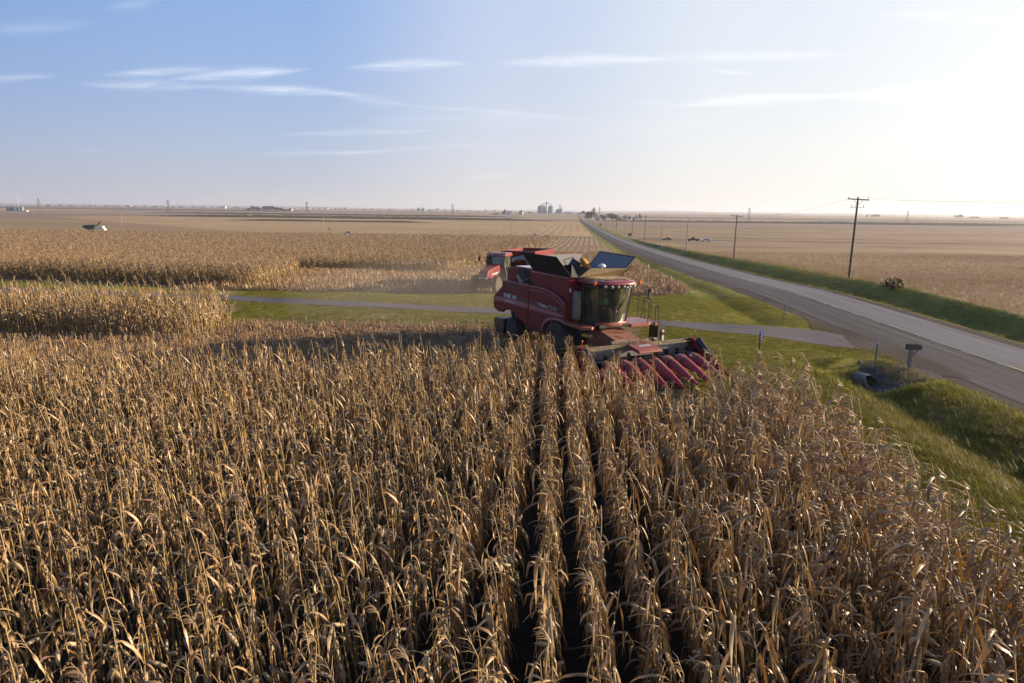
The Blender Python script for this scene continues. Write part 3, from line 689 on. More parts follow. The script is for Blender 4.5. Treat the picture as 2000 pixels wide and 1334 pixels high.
def back_corn():
    r = random.Random(5); P = []
    def put(x, y, s, w):
        P.append((x, y, H(x, y), r.gauss(0, .06), r.gauss(-.05, .06), r.uniform(-.5, .5), s * w, s, r.randrange(9)))
    bands = [(61, 75, .762, .20, 1.0), (75, 100, .762, .27, 1.1), (100, 140, .762, .45, 1.35), (140, 220, 1.0, .95, 1.9), (220, 380, 1.7, 1.9, 2.9)]
    for (y0, y1, rw, sp, w) in bands:
        y = y0
        while y < y1:
            x = -.80 * y - 10 + r.random() * rw
            while x < 30:
                xx = x + r.gauss(0, .04 if rw < .8 else .3); yy = y + r.uniform(-sp / 2, sp / 2)
                if inpoly(xx, yy, BACK): put(xx, yy, r.uniform(.95, 1.12) if y < 100 else r.uniform(.85, 1.2), w)
                x += rw
            y += sp
    return P
BP = back_corn(); print('near plants', len(PLANTS), 'back', len(BP))
scatter('standing_corn', COL_CORNLOW, [p[:3] for p in BP], [p[3:6] for p in BP], [(p[6], p[6], p[7]) for p in BP], [p[8] for p in BP],
        'wide block of ripe standing corn beyond the driveway left of the tractor', 'corn')

# husks and leaves shed on the stubble, grass tufts, bean stubble
def litter_variant(seed, n=7):
    r = random.Random(seed); b = MB()
    for k in range(n):
        a = r.uniform(0, 6.28); p = Vector((r.uniform(-.25, .25), r.uniform(-.25, .25), .015 + r.random() * .05))
        leaf(b, p, a, r.uniform(.12, .4), r.uniform(.03, .07), R(r.uniform(-5, 40)), R(r.uniform(-40, 5)), 3, r, .4, r.uniform(-1, 1), 0, 1)
    me = b.mesh('litter_kind', [M_LEAF]); return me
def stub_variant(seed):
    r = random.Random(seed); b = MB()
    for k in range(3):
        x = r.uniform(-.2, .2); h = r.uniform(.15, .4); b.tube([(x, r.uniform(-.03, .03), 0), (x + r.uniform(-.1, .1), r.uniform(-.05, .05), h)], [.014, .012], 4)
    for k in range(4): leaf(b, Vector((r.uniform(-.3, .3), r.uniform(-.3, .3), .03)), r.uniform(0, 6.28), r.uniform(.2, .45), r.uniform(.04, .07), R(30), R(-30), 3, r, .4, r.uniform(-1, 1), 0, 1)
    return b.mesh('stub_kind', [M_LEAF])
def tuft_variant(seed, n, h, w, spread, mat, lean=(0, 0)):
    r = random.Random(seed); b = MB()
    for k in range(n):
        a = r.uniform(0, 6.28); q = Vector((r.uniform(-spread, spread), r.uniform(-spread, spread), -.01))
        leaf(b, q, a, h * r.uniform(.6, 1.2), w * r.uniform(.7, 1.3), R(r.uniform(50, 85)), R(r.uniform(-20, 50)), 2, r, 0, 0, 0, 1)
    return b.mesh('tuft_kind', [mat])
COL_LIT = variant_collection('litter_kind', [litter_variant(i) for i in range(6)] + [stub_variant(20 + i) for i in range(4)])
COL_GRS = variant_collection('grass_kind', [tuft_variant(i, 26, .085, .012, .20, M_GRASSB) for i in range(4)] + [tuft_variant(10 + i, 26, .24, .016, .22, M_GRASSB) for i in range(4)] + [tuft_variant(30 + i, 18, .34, .014, .2, M_DRYG) for i in range(3)])
COL_SOY = variant_collection('bean_kind', [tuft_variant(50 + i, 16, .42, .02, .30, M_SOY) for i in range(5)])
def spread_on(seed, n, box, ok, vids, smin=.8, smax=1.2, dens=None):
    r = random.Random(seed); P = []; x0, x1, y0, y1 = box
    for _ in range(n):
        x = r.uniform(x0, x1); y = r.uniform(y0, y1)
        if dens and r.random() > dens(x, y): continue
        if ok(x, y):
            s = r.uniform(smin, smax); P.append(((x, y, H(x, y) + .02), (0, 0, r.uniform(0, 6.28)), (s, s, s * r.uniform(.8, 1.2)), r.choice(vids)))
    return P
def go(name, col, P, label, cat): return scatter(name, col, [p[0] for p in P], [p[1] for p in P], [p[2] for p in P], [p[3] for p in P], label, cat)
def notdrive(x, y):
    yn = float(np.interp(x, [p[0] for p in DRV_N], [p[1] for p in DRV_N])); yf = float(np.interp(x, [p[0] for p in DRV_F], [p[1] for p in DRV_F]))
    return not (yn - .1 < y < yf + .1)
P = spread_on(1, 9500, (-18, 6, 28, 42), lambda x, y: not near_ok(x, y), [0, 1, 2, 3, 4, 5, 6, 7])
P += spread_on(21, 5000, (-40, -16, 26.5, 38), lambda x, y: not near_ok(x, y), [0, 1, 2, 3, 4, 5, 6, 7])
P += spread_on(2, 1800, (-18, 7, 41, 47), notdrive, [0, 1, 2, 3, 4, 5], dens=lambda x, y: (1 - (y - 41) / 6) ** 1.5)
P += spread_on(22, 400, (-22, 2, 47, 60), notdrive, [0, 1, 2, 3, 4, 5], .4, .8)
P += spread_on(3, 26000, (-30, 20, 60, 95), lambda x, y: x < vl(y) and not inpoly(x, y, BACK) and x > -22 - (y - 60) * .1 - 8, [0, 1, 2, 3, 4, 5, 6, 7, 8, 9], .9, 1.7)
P += spread_on(4, 14000, (-10, 30, 95, 190), lambda x, y: x < vl(y) and not inpoly(x, y, BACK), [0, 1, 2, 3, 4, 5, 6, 7, 8, 9], 1.2, 1.9)
go('husk_litter', COL_LIT, P, 'pale corn husks, leaves and cut stalks strewn over the harvested ground', 'husk litter')
NODR = lambda x, y: notdrive(x, y)
P = spread_on(5, 26000, (-24, 22, 41.5, 60), lambda x, y: x < xc(y) - shl(y) and notdrive(x, y) and x > -.8 * y, [0, 1, 2, 3], .8, 1.3)
P += spread_on(6, 9000, (7.5, 20, 26, 41.5), lambda x, y: x < xc(y) - shl(y) and not ((x - 17.5) ** 2 / 6 + (y - 31) ** 2 / 5 < 1) and notdrive(x, y), [0, 1, 2, 3], .8, 1.3)
P += spread_on(7, 5200, (9.9, 19, 6, 29), lambda x, y: x < xc(y) - shl(y) and 11.2 < x, [4, 5, 6, 7], .6, 1.1)
P += spread_on(8, 5000, (9.9, 14, 6, 29), lambda x, y: True, [0, 1, 2, 3], 1, 1.5)
P += spread_on(72, 900, (14, 19.5, 14, 31), lambda x, y: x < xc(y) - shl(y) - .3 and not ((x - 17.5) ** 2 / 6 + (y - 31) ** 2 / 5 < 1), [4, 5, 6, 7], .9, 1.7, dens=lambda x, y: .5 + .5 * math.sin(x * 2.1 + y * .3))
P += spread_on(71, 420, (13, 18.5, 14, 27), lambda x, y: x < xc(y) - shl(y), [8, 9, 10], .8, 1.2)
P += spread_on(9, 15000, (20, 62, 25, 200), lambda x, y: xc(y) + 5.1 < x < xc(y) + fe(y) - .1, [4, 5, 6, 7], .8, 1.5)
P += spread_on(91, 12000, (13, 60, 60, 200), lambda x, y: vl(y) + .3 < x < xc(y) - shl(y), [4, 5, 6, 7], .6, 1.2)
P += spread_on(73, 260, (15.2, 19, 29.4, 33.6), lambda x, y: x < xc(y) - shl(y) - .5 and abs(x - 16.95) > .45, [4, 5, 6, 8, 9], .7, 1.3)
go('grass', COL_GRS, P, 'green grass of the lawn, ditches and roadside verges', 'grass')
P = spread_on(10, 11000, (33, 70, 28, 250), lambda x, y: xc(y) + fe(y) - .5 < x < xc(y) + fe(y) + 1.6, [8, 9, 10], 1.1, 2.4)
go('dry_grass', COL_GRS, P, 'tan dry grass edging the bean field right of the road', 'dry grass')
def beans():
    r = random.Random(31); P = []; y = 30.0
    while y < 190:
        st = .42 if y < 80 else (.6 if y < 120 else 1.1); x = xc(y) + fe(y) + 1.0; xm = .80 * y + 16
        rw = .76 if y < 120 else 1.52
        while x < xm:
            if r.random() < .85: s = r.uniform(.7, 1.15) * (1 if y < 120 else 1.5); P.append(((x + r.gauss(0, .05), y + r.uniform(-.2, .2), H(x, y)), (0, 0, r.uniform(0, 6.28)), (s, s, s * .9), r.randrange(5)))
            x += rw
        y += st
    return P
P = beans(); print('beans', len(P))
go('bean_stubble', COL_SOY, P, 'short brown bean stubble in rows across the field right of the road', 'bean stubble')

# ------------------------------------------------------------------ red combine harvester (X forward, Y its left, Z up)
def wheel(parent, name, c, r, w, rim_r, mat_rim, lugs=22, side=1, axis=(0, 1, 0)):
    """tyre with chevron lugs (> rim)"""
    c = Vector(c); b = MB()
    b.lathe(c, axis, [(-w / 2, rim_r), (-w / 2, r * .82), (-w * .44, r * .93), (-w * .25, r * .96), (w * .25, r * .96), (w * .44, r * .93), (w / 2, r * .82), (w / 2, rim_r)], 36)
    for k in range(lugs):
        for sgn in (-1, 1):
            t = 2 * math.pi * (k + (.5 if sgn > 0 else 0)) / lugs; t2 = t + .16
            def P(tt, yy, rr): return c + Vector((math.cos(tt) * rr, yy, math.sin(tt) * rr))
            y0, y1 = (.02 * sgn, .47 * w * sgn); dt = .035
            b.hexa([P(t - dt, y0, r * .94), P(t + dt, y0, r * .94), P(t2 + dt, y1, r * .9), P(t2 - dt, y1, r * .9), P(t - dt, y0, r), P(t + dt, y0, r), P(t2 + dt, y1, r * .97), P(t2 - dt, y1, r * .97)])
    o = b.build(name, M_RUB, parent, 30)
    q = MB(); q.lathe(c, axis, [(-w * .42, rim_r * 1.01), (-w * .42, rim_r * .9), (w * .12 * side, rim_r * .82), (w * .12 * side, rim_r * .35), (w * .2 * side, rim_r * .3), (w * .2 * side, .01)], 28)
    q.lathe(c, axis, [(w * .42, rim_r * 1.01), (w * .42, rim_r * .9), (w * .1 * side, rim_r * .8), (w * .1 * side, .01)], 28)
    q.build('rim', mat_rim, o, 30)
    return o
def lettering(text, parent, size, M, mat, depth=.012, name='lettering', space=1.0, sx=1.0, shear=0.0, offset=0.0):
    cu = bpy.data.curves.new(name, 'FONT'); cu.body = text; cu.size = size; cu.extrude = depth; cu.space_character = space; cu.shear = shear; cu.offset = offset; cu.resolution_u = 2
    tmp = bpy.data.objects.new(name, cu); C.objects.link(tmp); dg = bpy.context.evaluated_depsgraph_get(); dg.update()
    me = bpy.data.meshes.new_from_object(tmp.evaluated_get(dg)); bpy.data.objects.remove(tmp); me.name = name; me.materials.clear(); me.materials.append(mat)
    me.transform(Matrix.Diagonal((sx, 1, 1, 1)))
    o = bpy.data.objects.new(name, me); C.objects.link(o); o.parent = parent; o.matrix_local = M
    return o
# text plane on the right-hand side (faces -Y): text runs towards +X, up = +Z
def side_M(x, y, z, tilt=0.0): return Matrix.Translation((x, y, z)) @ Matrix(((1, 0, 0, 0), (0, 0, -1, 0), (0, 1, 0, 0), (0, 0, 0, 1))) @ Matrix.Rotation(tilt, 4, 'Z')
def smooth_poly(pts, n=4):
    out = []; k = len(pts)
    for i in range(k - 1):
        p0 = pts[max(i - 1, 0)]; p1 = pts[i]; p2 = pts[i + 1]; p3 = pts[min(i + 2, k - 1)]
        for j in range(n):
            t = j / n; out.append(tuple(.5 * (2 * p1[q] + (p2[q] - p0[q]) * t + (2 * p0[q] - 5 * p1[q] + 4 * p2[q] - p3[q]) * t * t + (3 * p1[q] - p0[q] - 3 * p2[q] + p3[q]) * t ** 3) for q in (0, 1)))
    out.append(pts[-1]); return out
def combine():
    T = empty('combine_harvester', (CX, CY, 0), YAW - math.pi / 2, 'dusty red combine harvester cutting into the corn, its grain tank covers open', 'combine harvester')
    # dark chassis under everything
    b = MB(); b.span(-8.3, -1.2, -1.0, 1.0, .95, 2.0).span(-7.6, -7.0, -1.25, 1.25, .6, 1.0).span(-2.7, -1.9, -1.3, 1.3, .75, 1.25).span(-6.2, -3.6, -1.35, 1.35, 1.0, 1.9)
    for y in (-1.2, 1.2): b.tube([(-8.0, y, 1.7), (-7.8, y, 1.25), (-7.3, y, .95)], .09, 8)
    b.build('chassis', M_BLACK, T, bevel=.02)
    # side panels, outline read from the photograph; the same on both sides
    rear = [(-8.42, 3.37), (-8.5, 3.05), (-8.94, 2.78), (-9.42, 2.47), (-9.58, 2.3), (-9.6, 1.93), (-9.5, 1.67), (-8.96, 1.55), (-8.52, 1.58), (-8.2, 1.73), (-7.75, 1.80), (-7.3, 1.80), (-6.9, 1.68), (-6.51, 1.52), (-6.11, 1.37), (-5.52, 1.27), (-5.45, 1.3), (-5.40, 3.40)]
    front = [(-5.36, 3.39), (-5.40, 1.27), (-4.63, 1.22), (-3.95, 1.36), (-3.85, 1.55), (-3.62, 1.80), (-3.2, 1.98), (-2.66, 2.06), (-2.1, 2.06), (-1.78, 2.0), (-1.76, 2.85), (-2.0, 3.0), (-2.32, 3.12), (-2.88, 3.27), (-3.4, 3.37), (-4.04, 3.43), (-4.7, 3.42)]
    for sy in (-1, 1):
        y0, y1 = 1.42 * sy, 1.6 * sy
        o = MB().prism(rear, y0, y1).build('side_panel', M_RED, T, bevel=.045)
        # vent slot, handrail ledge, stripes on it
        MB().prism([(-8.32, 3.12), (-8.2, 3.27), (-5.95, 3.26), (-5.95, 3.10)], y1 - .01 * sy, y1 + .006 * sy).build('vent', M_BLACK, o)
        MB().prism([(-8.35, 3.34), (-8.3, 3.42), (-5.42, 3.44), (-5.42, 3.36)], y1 - .05 * sy, y1 + .035 * sy).build('ledge', M_STRIPE, o, bevel=.01)
        MB().prism(smooth_poly([(-9.55, 2.21), (-9.40, 2.40), (-7.72, 2.445), (-5.48, 2.42)]) + [(-5.48, 2.18), (-7.72, 2.19), (-9.56, 2.16)], y1 - .02 * sy, y1 + .005 * sy).build('light_stripe', M_STRIPE, o)
        MB().prism([(-8.38, 2.5), (-8.38, 2.74), (-6.72, 2.69), (-5.48, 2.67), (-5.48, 2.455), (-6.81, 2.47)], y1 - .02 * sy, y1 + .005 * sy).build('dark_stripe', M_DSTRIPE, o)
        MB().prism([(-8.6, 2.84), (-8.55, 2.88), (-6.9, 2.84), (-6.8, 2.80)], y1 - .02 * sy, y1 + .02 * sy).build('crease', M_RED, o, bevel=.008)
        MB().prism([(-8.15, 2.25), (-7.9, 2.385), (-6.9, 2.33), (-7.1, 2.23)], y1 + .004 * sy, y1 + .009 * sy).build('decal', M_SILV, o)
        f = MB().prism(front, y0, y1).build('side_panel', M_RED, T, bevel=.045)
        MB().prism(smooth_poly([(-5.33, 2.42), (-3.88, 2.385), (-2.68, 2.36), (-2.03, 2.30), (-1.86, 2.235)]) + smooth_poly([(-2.2, 2.19), (-3.49, 2.17), (-5.33, 2.18)]), y1 - .02 * sy, y1 + .005 * sy).build('light_stripe', M_STRIPE, f)
        MB().prism([(-5.33, 2.665), (-4.29, 2.64), (-3.6, 2.585), (-3.39, 2.54), (-3.39, 2.45), (-4.68, 2.45), (-5.33, 2.45)], y1 - .02 * sy, y1 + .005 * sy).build('dark_stripe', M_DSTRIPE, f)
        MB().prism([(-4.5, 2.645), (-4.29, 2.635), (-3.6, 2.58), (-3.40, 2.53), (-3.40, 2.46), (-4.0, 2.46)], y1 + .004 * sy, y1 + .008 * sy).build('decal', M_SILV, f)
        arc = smooth_poly([(-5.36, 3.22), (-4.3, 3.24), (-3.4, 3.17), (-2.8, 3.06), (-2.25, 2.88), (-1.82, 2.62)], 5)
        MB().prism(arc + [(a, z - .045) for a, z in arc[::-1]], y1 - .02 * sy, y1 + .02 * sy).build('crease', M_STRIPE, f)
        arc = smooth_poly([(-5.36, 3.40), (-4.3, 3.44), (-3.4, 3.38), (-2.8, 3.27), (-2.25, 3.10), (-1.80, 2.86)], 5)
        MB().prism(arc + [(a, z - .07) for a, z in arc[::-1]], y1 - .06 * sy, y1 + .035 * sy).build('ledge', M_STRIPE, f, bevel=.01)
        # wheel-arch lip
        lip = smooth_poly([(-3.92, 1.32), (-3.83, 1.56), (-3.58, 1.83), (-3.15, 2.02), (-2.62, 2.10), (-2.0, 2.09), (-1.74, 2.02)], 4)
        inn = [(a + .10 * (1 if a < -2.6 else .2), z - .13) for a, z in lip]
        MB().prism(lip + inn[::-1], 1.38 * sy, 1.69 * sy).build('wheel_arch', M_STRIPE, f, bevel=.02)
        if sy < 0:
            lettering('CASE', o, .27, side_M(-8.27, -1.608, 2.515, R(-.5)), M_WHITE, .004, space=1.0, sx=1.38, offset=.012)
            lettering('IH', o, .27, side_M(-7.16, -1.608, 2.505, R(-.5)), M_WHITE, .004, space=1.05, sx=1.35, offset=.014)
            lettering('7240', f, .32, side_M(-3.37, -1.612, 2.43, R(-1)), M_DSTRIPE, .005, name='number', space=1.0, sx=1.35, shear=.25, offset=.022)
            lettering('7240', f, .32, side_M(-3.37, -1.617, 2.43, R(-1)), M_SILV, .005, name='number', space=1.0, sx=1.35, shear=.25, offset=-.002)
    # rear hood and engine deck
    b = MB(); b.prism([(-8.28, 3.2), (-8.25, 4.02), (-7.9, 4.16), (-7.48, 4.22), (-5.35, 4.24), (-5.35, 3.2)], -1.38, 1.38)
    hood = b.build('engine_hood', M_RED, T, bevel=.06)
    MB().span(-7.4, -5.5, -1.30, -.55, 4.236, 4.262).build('deck_plate', M_WHITE, hood, bevel=.01, label='white plate on the engine deck')
    MB().lathe((-6.36, -1.38, 3.44), (0, -1, 0), [(0, .80), (.03, .82), (.035, .80), (.036, .01)], 40).build('rotary_screen', M_MESHBLK, hood, 30)
    b = MB(); b.bar((-6.36, -1.43, 3.44), (-6.36, -1.43, 4.22), .03, .02); b.bar((-6.3, -1.43, 3.55), (-5.62, -1.43, 3.78), .04, .02)
    b.hexa([(-7.1, -1.43, 3.75), (-6.85, -1.43, 3.85), (-6.2, -1.43, 3.3), (-6.5, -1.43, 3.2), (-7.1, -1.44, 3.75), (-6.85, -1.44, 3.85), (-6.2, -1.44, 3.3), (-6.5, -1.44, 3.2)])
    b.build('screen_duct', M_GREYM, hood)
    MB().prism([(-9.5, 1.75), (-9.55, 2.3), (-9.0, 2.75), (-8.4, 3.3), (-7.5, 3.3), (-7.5, 1.9)], -1.42, 1.42).build('tail_hood', M_RED, T, bevel=.05)
    b = MB(); b.prism([(-9.75, .95), (-9.6, 1.12), (-8.6, 1.16), (-8.4, .9), (-8.5, .35), (-9.5, .3)], -1.5, 1.5); b.build('chaff_spreader', M_BLACK, T, bevel=.03)
    # grain tank
    w = .04; b = MB(); b.span(-5.33, -1.75, -1.42, -1.42 + w, 1.9, 4.1).span(-5.33, -1.75, 1.42 - w, 1.42, 1.9, 4.1).span(-5.33, -5.33 + w, -1.38, 1.38, 1.9, 4.08).span(-1.79, -1.75, -1.38, 1.38, 1.9, 4.08).span(-5.29, -1.79, -1.38, 1.38, 2.9, 2.96)
    tank = b.build('grain_tank', M_RED, T, bevel=.015)
    b = MB()
    for y in (-1.43, 1.43): b.bar((-5.36, y, 4.12), (-1.72, y, 4.12), .09, .09)
    b.bar((-1.75, -1.4, 4.12), (-1.75, 1.4, 4.12), .09, .09); b.build('tank_rim', M_STRIPE, tank, bevel=.02)
    b = MB(); n = 14
    vs = [( -5.2 + 3.4 * i / n, -1.3 + 2.6 * j / n, 3.5 + .62 * math.exp(-((i / n - .55) ** 2 + (j / n - .5) ** 2) * 7) + rnd.uniform(0, .02)) for i in range(n + 1) for j in range(n + 1)]
    b.add(vs, [(i * (n + 1) + j, (i + 1) * (n + 1) + j, (i + 1) * (n + 1) + j + 1, i * (n + 1) + j + 1) for i in range(n) for j in range(n)])
    g = b.build('corn_grain', plain('corn_kernels', (.55, .27, .04), .6, 0, .3, 60, bump=.6), None, 60); g.matrix_world = Matrix.Translation((CX, CY, 0)) @ Matrix.Rotation(YAW - math.pi / 2, 4, 'Z'); tag(g, 'heap of golden corn kernels inside the open grain tank', 'corn grain', None, 'stuff')
    # open tank covers
    def slab(name, P, th, mat, parent, **k):
        P = [Vector(p) for p in P]; n = (P[1] - P[0]).cross(P[3] - P[0]).normalized() * th
        return MB().hexa(P + [p + n for p in P]).build(name, mat, parent, **k)
    slab('tank_cover', [(-5.05, -1.48, 4.20), (-1.38, -1.48, 4.16), (-1.68, -2.18, 5.13), (-5.12, -2.18, 5.15)], .035, M_MESHBLK, T, label='black right-hand tank cover')
    pr = slab('tank_cover', [(-4.58, 1.46, 4.27), (-1.66, 1.46, 4.12), (-1.30, 2.12, 5.07), (-4.44, 2.16, 5.16)], .035, M_PANEL, T, label='slate grey left-hand tank cover')
    b = MB()
    def PP(a, c, o=-.03): # point on the left cover
        A = Vector((-4.58, 1.46, 4.27)); B = Vector((-1.66, 1.46, 4.12)); D = Vector((-1.30, 2.12, 5.07)); E = Vector((-4.44, 2.16, 5.16))
        p = (A.lerp(B, a)).lerp(E.lerp(D, a), c); return p + Vector((0, o * .8, -o * .6)) * 1.0
    b.bar(PP(0, .96), PP(1, .96), .05); b.bar(PP(.02, 0), PP(.02, 1), .05); b.bar(PP(.98, 0), PP(.98, 1), .05); b.bar(PP(.36, .93), PP(.36, .45), .035); b.bar(PP(.68, .93), PP(.68, .45), .035); b.bar(PP(.0, .02), PP(.32, .42), .03); b.bar(PP(.72, .02), PP(.80, .42), .03)
    b.build('cover_rib', M_BLACK, pr)
    fp = slab('tank_cover', [(-1.62, -.95, 4.14), (-1.62, 1.34, 4.14), (-1.30, 1.62, 4.52), (-1.52, -.42, 4.56)], .03, M_TAN, T, label='low tan front tank cover dusted with chaff')
    slab('tank_cover', [(-5.1, -1.2, 4.2), (-5.1, 1.3, 4.3), (-5.35, 1.6, 4.98), (-5.35, -1.5, 4.95)], .03, M_PANEL, T, label='rear tank cover')
    b = MB(); b.quad([(-1.62, -.95, 4.15), (-1.52, -.42, 4.56), (-1.9, -1.2, 4.75), (-1.45, -1.5, 4.18)]); b.quad([(-1.62, -1.0, 4.16), (-1.9, -1.2, 4.75), (-3.0, -1.0, 4.6), (-3.0, -1.3, 4.2)])
    b.build('corner_tarp', M_MESHBLK, T)
    b = MB(); b.quad([(-1.62, 1.34, 4.15), (-1.30, 1.62, 4.54), (-1.18, 1.86, 4.66), (-1.42, 1.62, 4.32), (-1.6, 1.46, 4.16)]); b.build('corner_tarp', M_TAN, T)
    b = MB(); b.lathe((-3.45, -.55, 3.9), (.30, .62, 1.15), [(0, .27), (.62, .27), (1.05, .27), (1.05, .22), (1.0, .05)], 20).bar((-3.2, -.65, 4.5), (-3.4, -.75, 4.85), .03).bar((-3.4, -.75, 4.85), (-3.15, -.3, 4.98), .03)
    tb = b.build('loading_auger', M_BLUEBLK, T, 30)
    b = MB()
    for k in range(7):
        t = k / 6; b.ball((-3.05 + .12 * t, .10 + .32 * t, 4.86 - .58 * t * t - .02), (.10 + .12 * t, .12 + .14 * t, .12 + .06 * t), 10, 6)
    g2 = b.build('corn_grain', bpy.data.materials['corn_kernels'], None, 60); g2.matrix_world = g.matrix_world.copy(); tag(g2, 'stream of golden kernels pouring from the auger mouth above the tank', 'corn grain', None, 'stuff')
    dm = MB().lathe((-1.62, .32, 4.60), (0, 0, 1), [(-.08, .05), (0, .05), (0, .19), (.05, .20), (.11, .17), (.15, .08), (.155, .001)], 20).build('antenna_dome', M_WHITE, T, 40)
    # cab: curved glass, pillars, dark base, roof
    gl = [(-1.25, -.88), (-.28, -.88)] + [(-.28 + .56 * math.sin(t * math.pi / 2 / 6), -.88 + .0) for t in ()]
    base = []; topp = []
    for k in range(13):
        t = -1 + 2 * k / 12; base.append((-.30 + .30 * (1 - abs(t) ** 2.4), .82 * t + .02)); topp.append((.02 + .30 * (1 - abs(t) ** 2.4), .88 * t + .05))
    b = MB(); vs = [(x, y, 2.12) for x, y in base] + [(x, y, 3.80) for x, y in topp]; n = 13
    b.add(vs, [(i, i + 1, n + i + 1, n + i) for i in range(n - 1)]); cab = MB()
    cab.span(-1.5, -1.38, -.9, .95, 1.95, 3.8).span(-1.4, .0, -.80, .84, 1.9, 2.06)
    cb = cab.build('cab', M_BLACK, T, bevel=.01)
    b.build('windscreen', M_GLASS, cb, 60)
    for sy, nm in ((-1, 'side_window'), (1, 'side_window')):
        yb, yt = (.82 * sy + .02), (.88 * sy + .05)
        MB().quad([(-1.36, yb, 2.10), (-.31, yb, 2.10), (.01, yt, 3.80), (-1.36, yt, 3.80)]).build(nm, M_GLASS, cb)
        b = MB(); b.bar((-.30, yb * 1.02, 2.06), (.02, yt * 1.02, 3.84), .085, .06); b.bar((-1.38, yb * 1.02, 2.0), (-1.38, yt * 1.02, 3.84), .09, .08); b.bar((-1.38, yb * 1.02, 2.07), (-.28, yb * 1.02, 2.07), .06, .09); b.bar((-1.38, yt, 3.78), (0, yt, 3.80), .06, .10)
        b.build('pillar', M_BLACK, cb, bevel=.01)
    b = MB(); b.tube([(x * 1.01 + .02, y * 1.01, 3.80) for x, y in topp], .05, 6); b.build('window_header', M_BLACK, cb, 40)
    lipb = [(x + .06, y * 1.09, z) for z in (1.98, 2.13) for x, y in base]
    b = MB(); inner = [(x - .14, y * .95, z) for z in (1.98, 2.13) for x, y in base]; b.add(lipb + inner, [(i, i + 1, n + i + 1, n + i) for i in range(n - 1)] + [(n + i, n + i + 1, 3 * n + i + 1, 3 * n + i) for i in range(n - 1)] + [(i, 2 * n + i, 2 * n + i + 1, i + 1) for i in range(n - 1)] + [(0, n, 3 * n, 2 * n), (n - 1, 3 * n - 1, 4 * n - 1, 2 * n - 1)])
    b.build('cab_sill', M_RED_DUSTY, cb, bevel=.015)
    b = MB(); b.tube([(.38, .42, 3.74), (.30, .30, 3.2), (.20, .18, 2.85)], .012, 5); b.tube([(.34, .50, 3.74), (.28, .42, 3.2), (.16, .25, 2.9)], .010, 5); b.bar((.30, .28, 3.25), (.16, .0, 2.5), .02, .03); b.build('wiper', M_BLACK, cb)
    # seat, floor, steering column, monitor
    b = MB(); b.span(-1.15, -.65, -.27, .27, 2.42, 2.58).span(-1.28, -1.12, -.26, .26, 2.5, 3.2).span(-1.0, -.75, -.2, .2, 2.06, 2.42); b.build('seat', M_SEAT, cb, bevel=.04)
    b = MB(); b.bar((-.22, 0, 2.06), (-.40, 0, 2.78), .09, .09); b.lathe((-.42, 0, 2.80), (-.45, 0, .9), [(-.01, .19), (.012, .205), (.02, .19), (0, .17)], 20); b.build('steering_column', M_BLACK, cb, 30)
    b = MB(); b.span(-.55, -.4, .38, .62, 2.6, 2.82).span(-.9, -.5, .36, .5, 2.06, 2.55); b.build('monitor', M_GREYM, cb, bevel=.015)
    # roof: rounded plan, thick lip with a row of lamps
    plan = []
    for k in range(33):
        t = k / 32 * math.pi; plan.append((.42 + .0 - .62 + .95 * math.sin(t) ** .55 * 1.0 - .3, 1.12 * -math.cos(t) + .12))
    plan = [(-1.72, -1.02)] + [(x if x > -.62 else -.62, y) for x, y in plan] + [(-1.72, 1.28)]
    def ring(s, z, dx=0): return [((x + .6) * s - .6 + dx, (y - .12) * s + .12, z) for x, y in plan]
    rings = [ring(.86, 3.88), ring(.95, 3.90), ring(1.0, 3.95), ring(.995, 4.0), ring(.94, 4.055), ring(.55, 4.13)]
    b = MB(); m_ = len(plan); vs = [p for r_ in rings for p in r_]
    b.add(vs, [(k * m_ + i, k * m_ + (i + 1) % m_, (k + 1) * m_ + (i + 1) % m_, (k + 1) * m_ + i) for k in range(len(rings) - 1) for i in range(m_)] + [tuple(range(m_))[::-1], tuple((len(rings) - 1) * m_ + i for i in range(m_))])
    rf = b.build('cab_roof', M_RED_SHEEN, cb, 50)
    for (x, y, z) in [(.33, -.74, 3.86), (.46, -.45, 3.85), (.50, -.14, 3.845), (.50, .18, 3.845), (.48, .50, 3.845), (.36, .86, 3.85), (.20, 1.02, 3.86)]:
        MB().lathe((x - .06, y, z), (1, y * .25, -.25), [(-.03, .06), (.0, .075), (.02, .07), (.035, .04), (.04, .001)], 14).build('work_lamp', M_CHROME, rf, 40)
    for (x, y, z) in [(-.05, -1.10, 3.98), (.06, 1.34, 3.97)]:
        MB().lathe((x, y, z), (0, 0, 1), [(-.10, .05), (-.05, .075), (.08, .07), (.11, .03), (.115, .001)], 14).build('beacon', M_ORANGE, rf, 40)
    # chaff lying on the roof
    r2 = random.Random(4); b = MB()
    for k in range(900):
        a = r2.random() ** .6; x = -1.65 + 1.55 * a; y = r2.uniform(-.85, 1.0) * (1 - .35 * max(0, x + .6)) + .15; s = r2.uniform(.015, .05); t = r2.uniform(0, 3.14)
        b.quad([(x + s * math.cos(t + q) * (1.5 if q in (0, math.pi) else .5), y + s * math.sin(t + q) * 1.2, 4.155 + r2.uniform(0, .012)) for q in (0, math.pi / 2, math.pi, -math.pi / 2)])
    n2 = 12; vs = []
    for i in range(n2 + 1):
        for j in range(n2 + 1):
            fx, fy = i / n2, j / n2; ed = min(1, 4 * min(1 - fx, fy, 1 - fy) + .0); vs.append((-1.68 + 1.60 * fx + .2 * math.sin(fy * 3.1) * fx, -.78 + 1.75 * fy + .1 * (1 - fx), 4.085 + .065 * ed + r2.uniform(0, .015)))
    b.add(vs, [(i * (n2 + 1) + j, (i + 1) * (n2 + 1) + j, (i + 1) * (n2 + 1) + j + 1, i * (n2 + 1) + j + 1) for i in range(n2) for j in range(n2)])
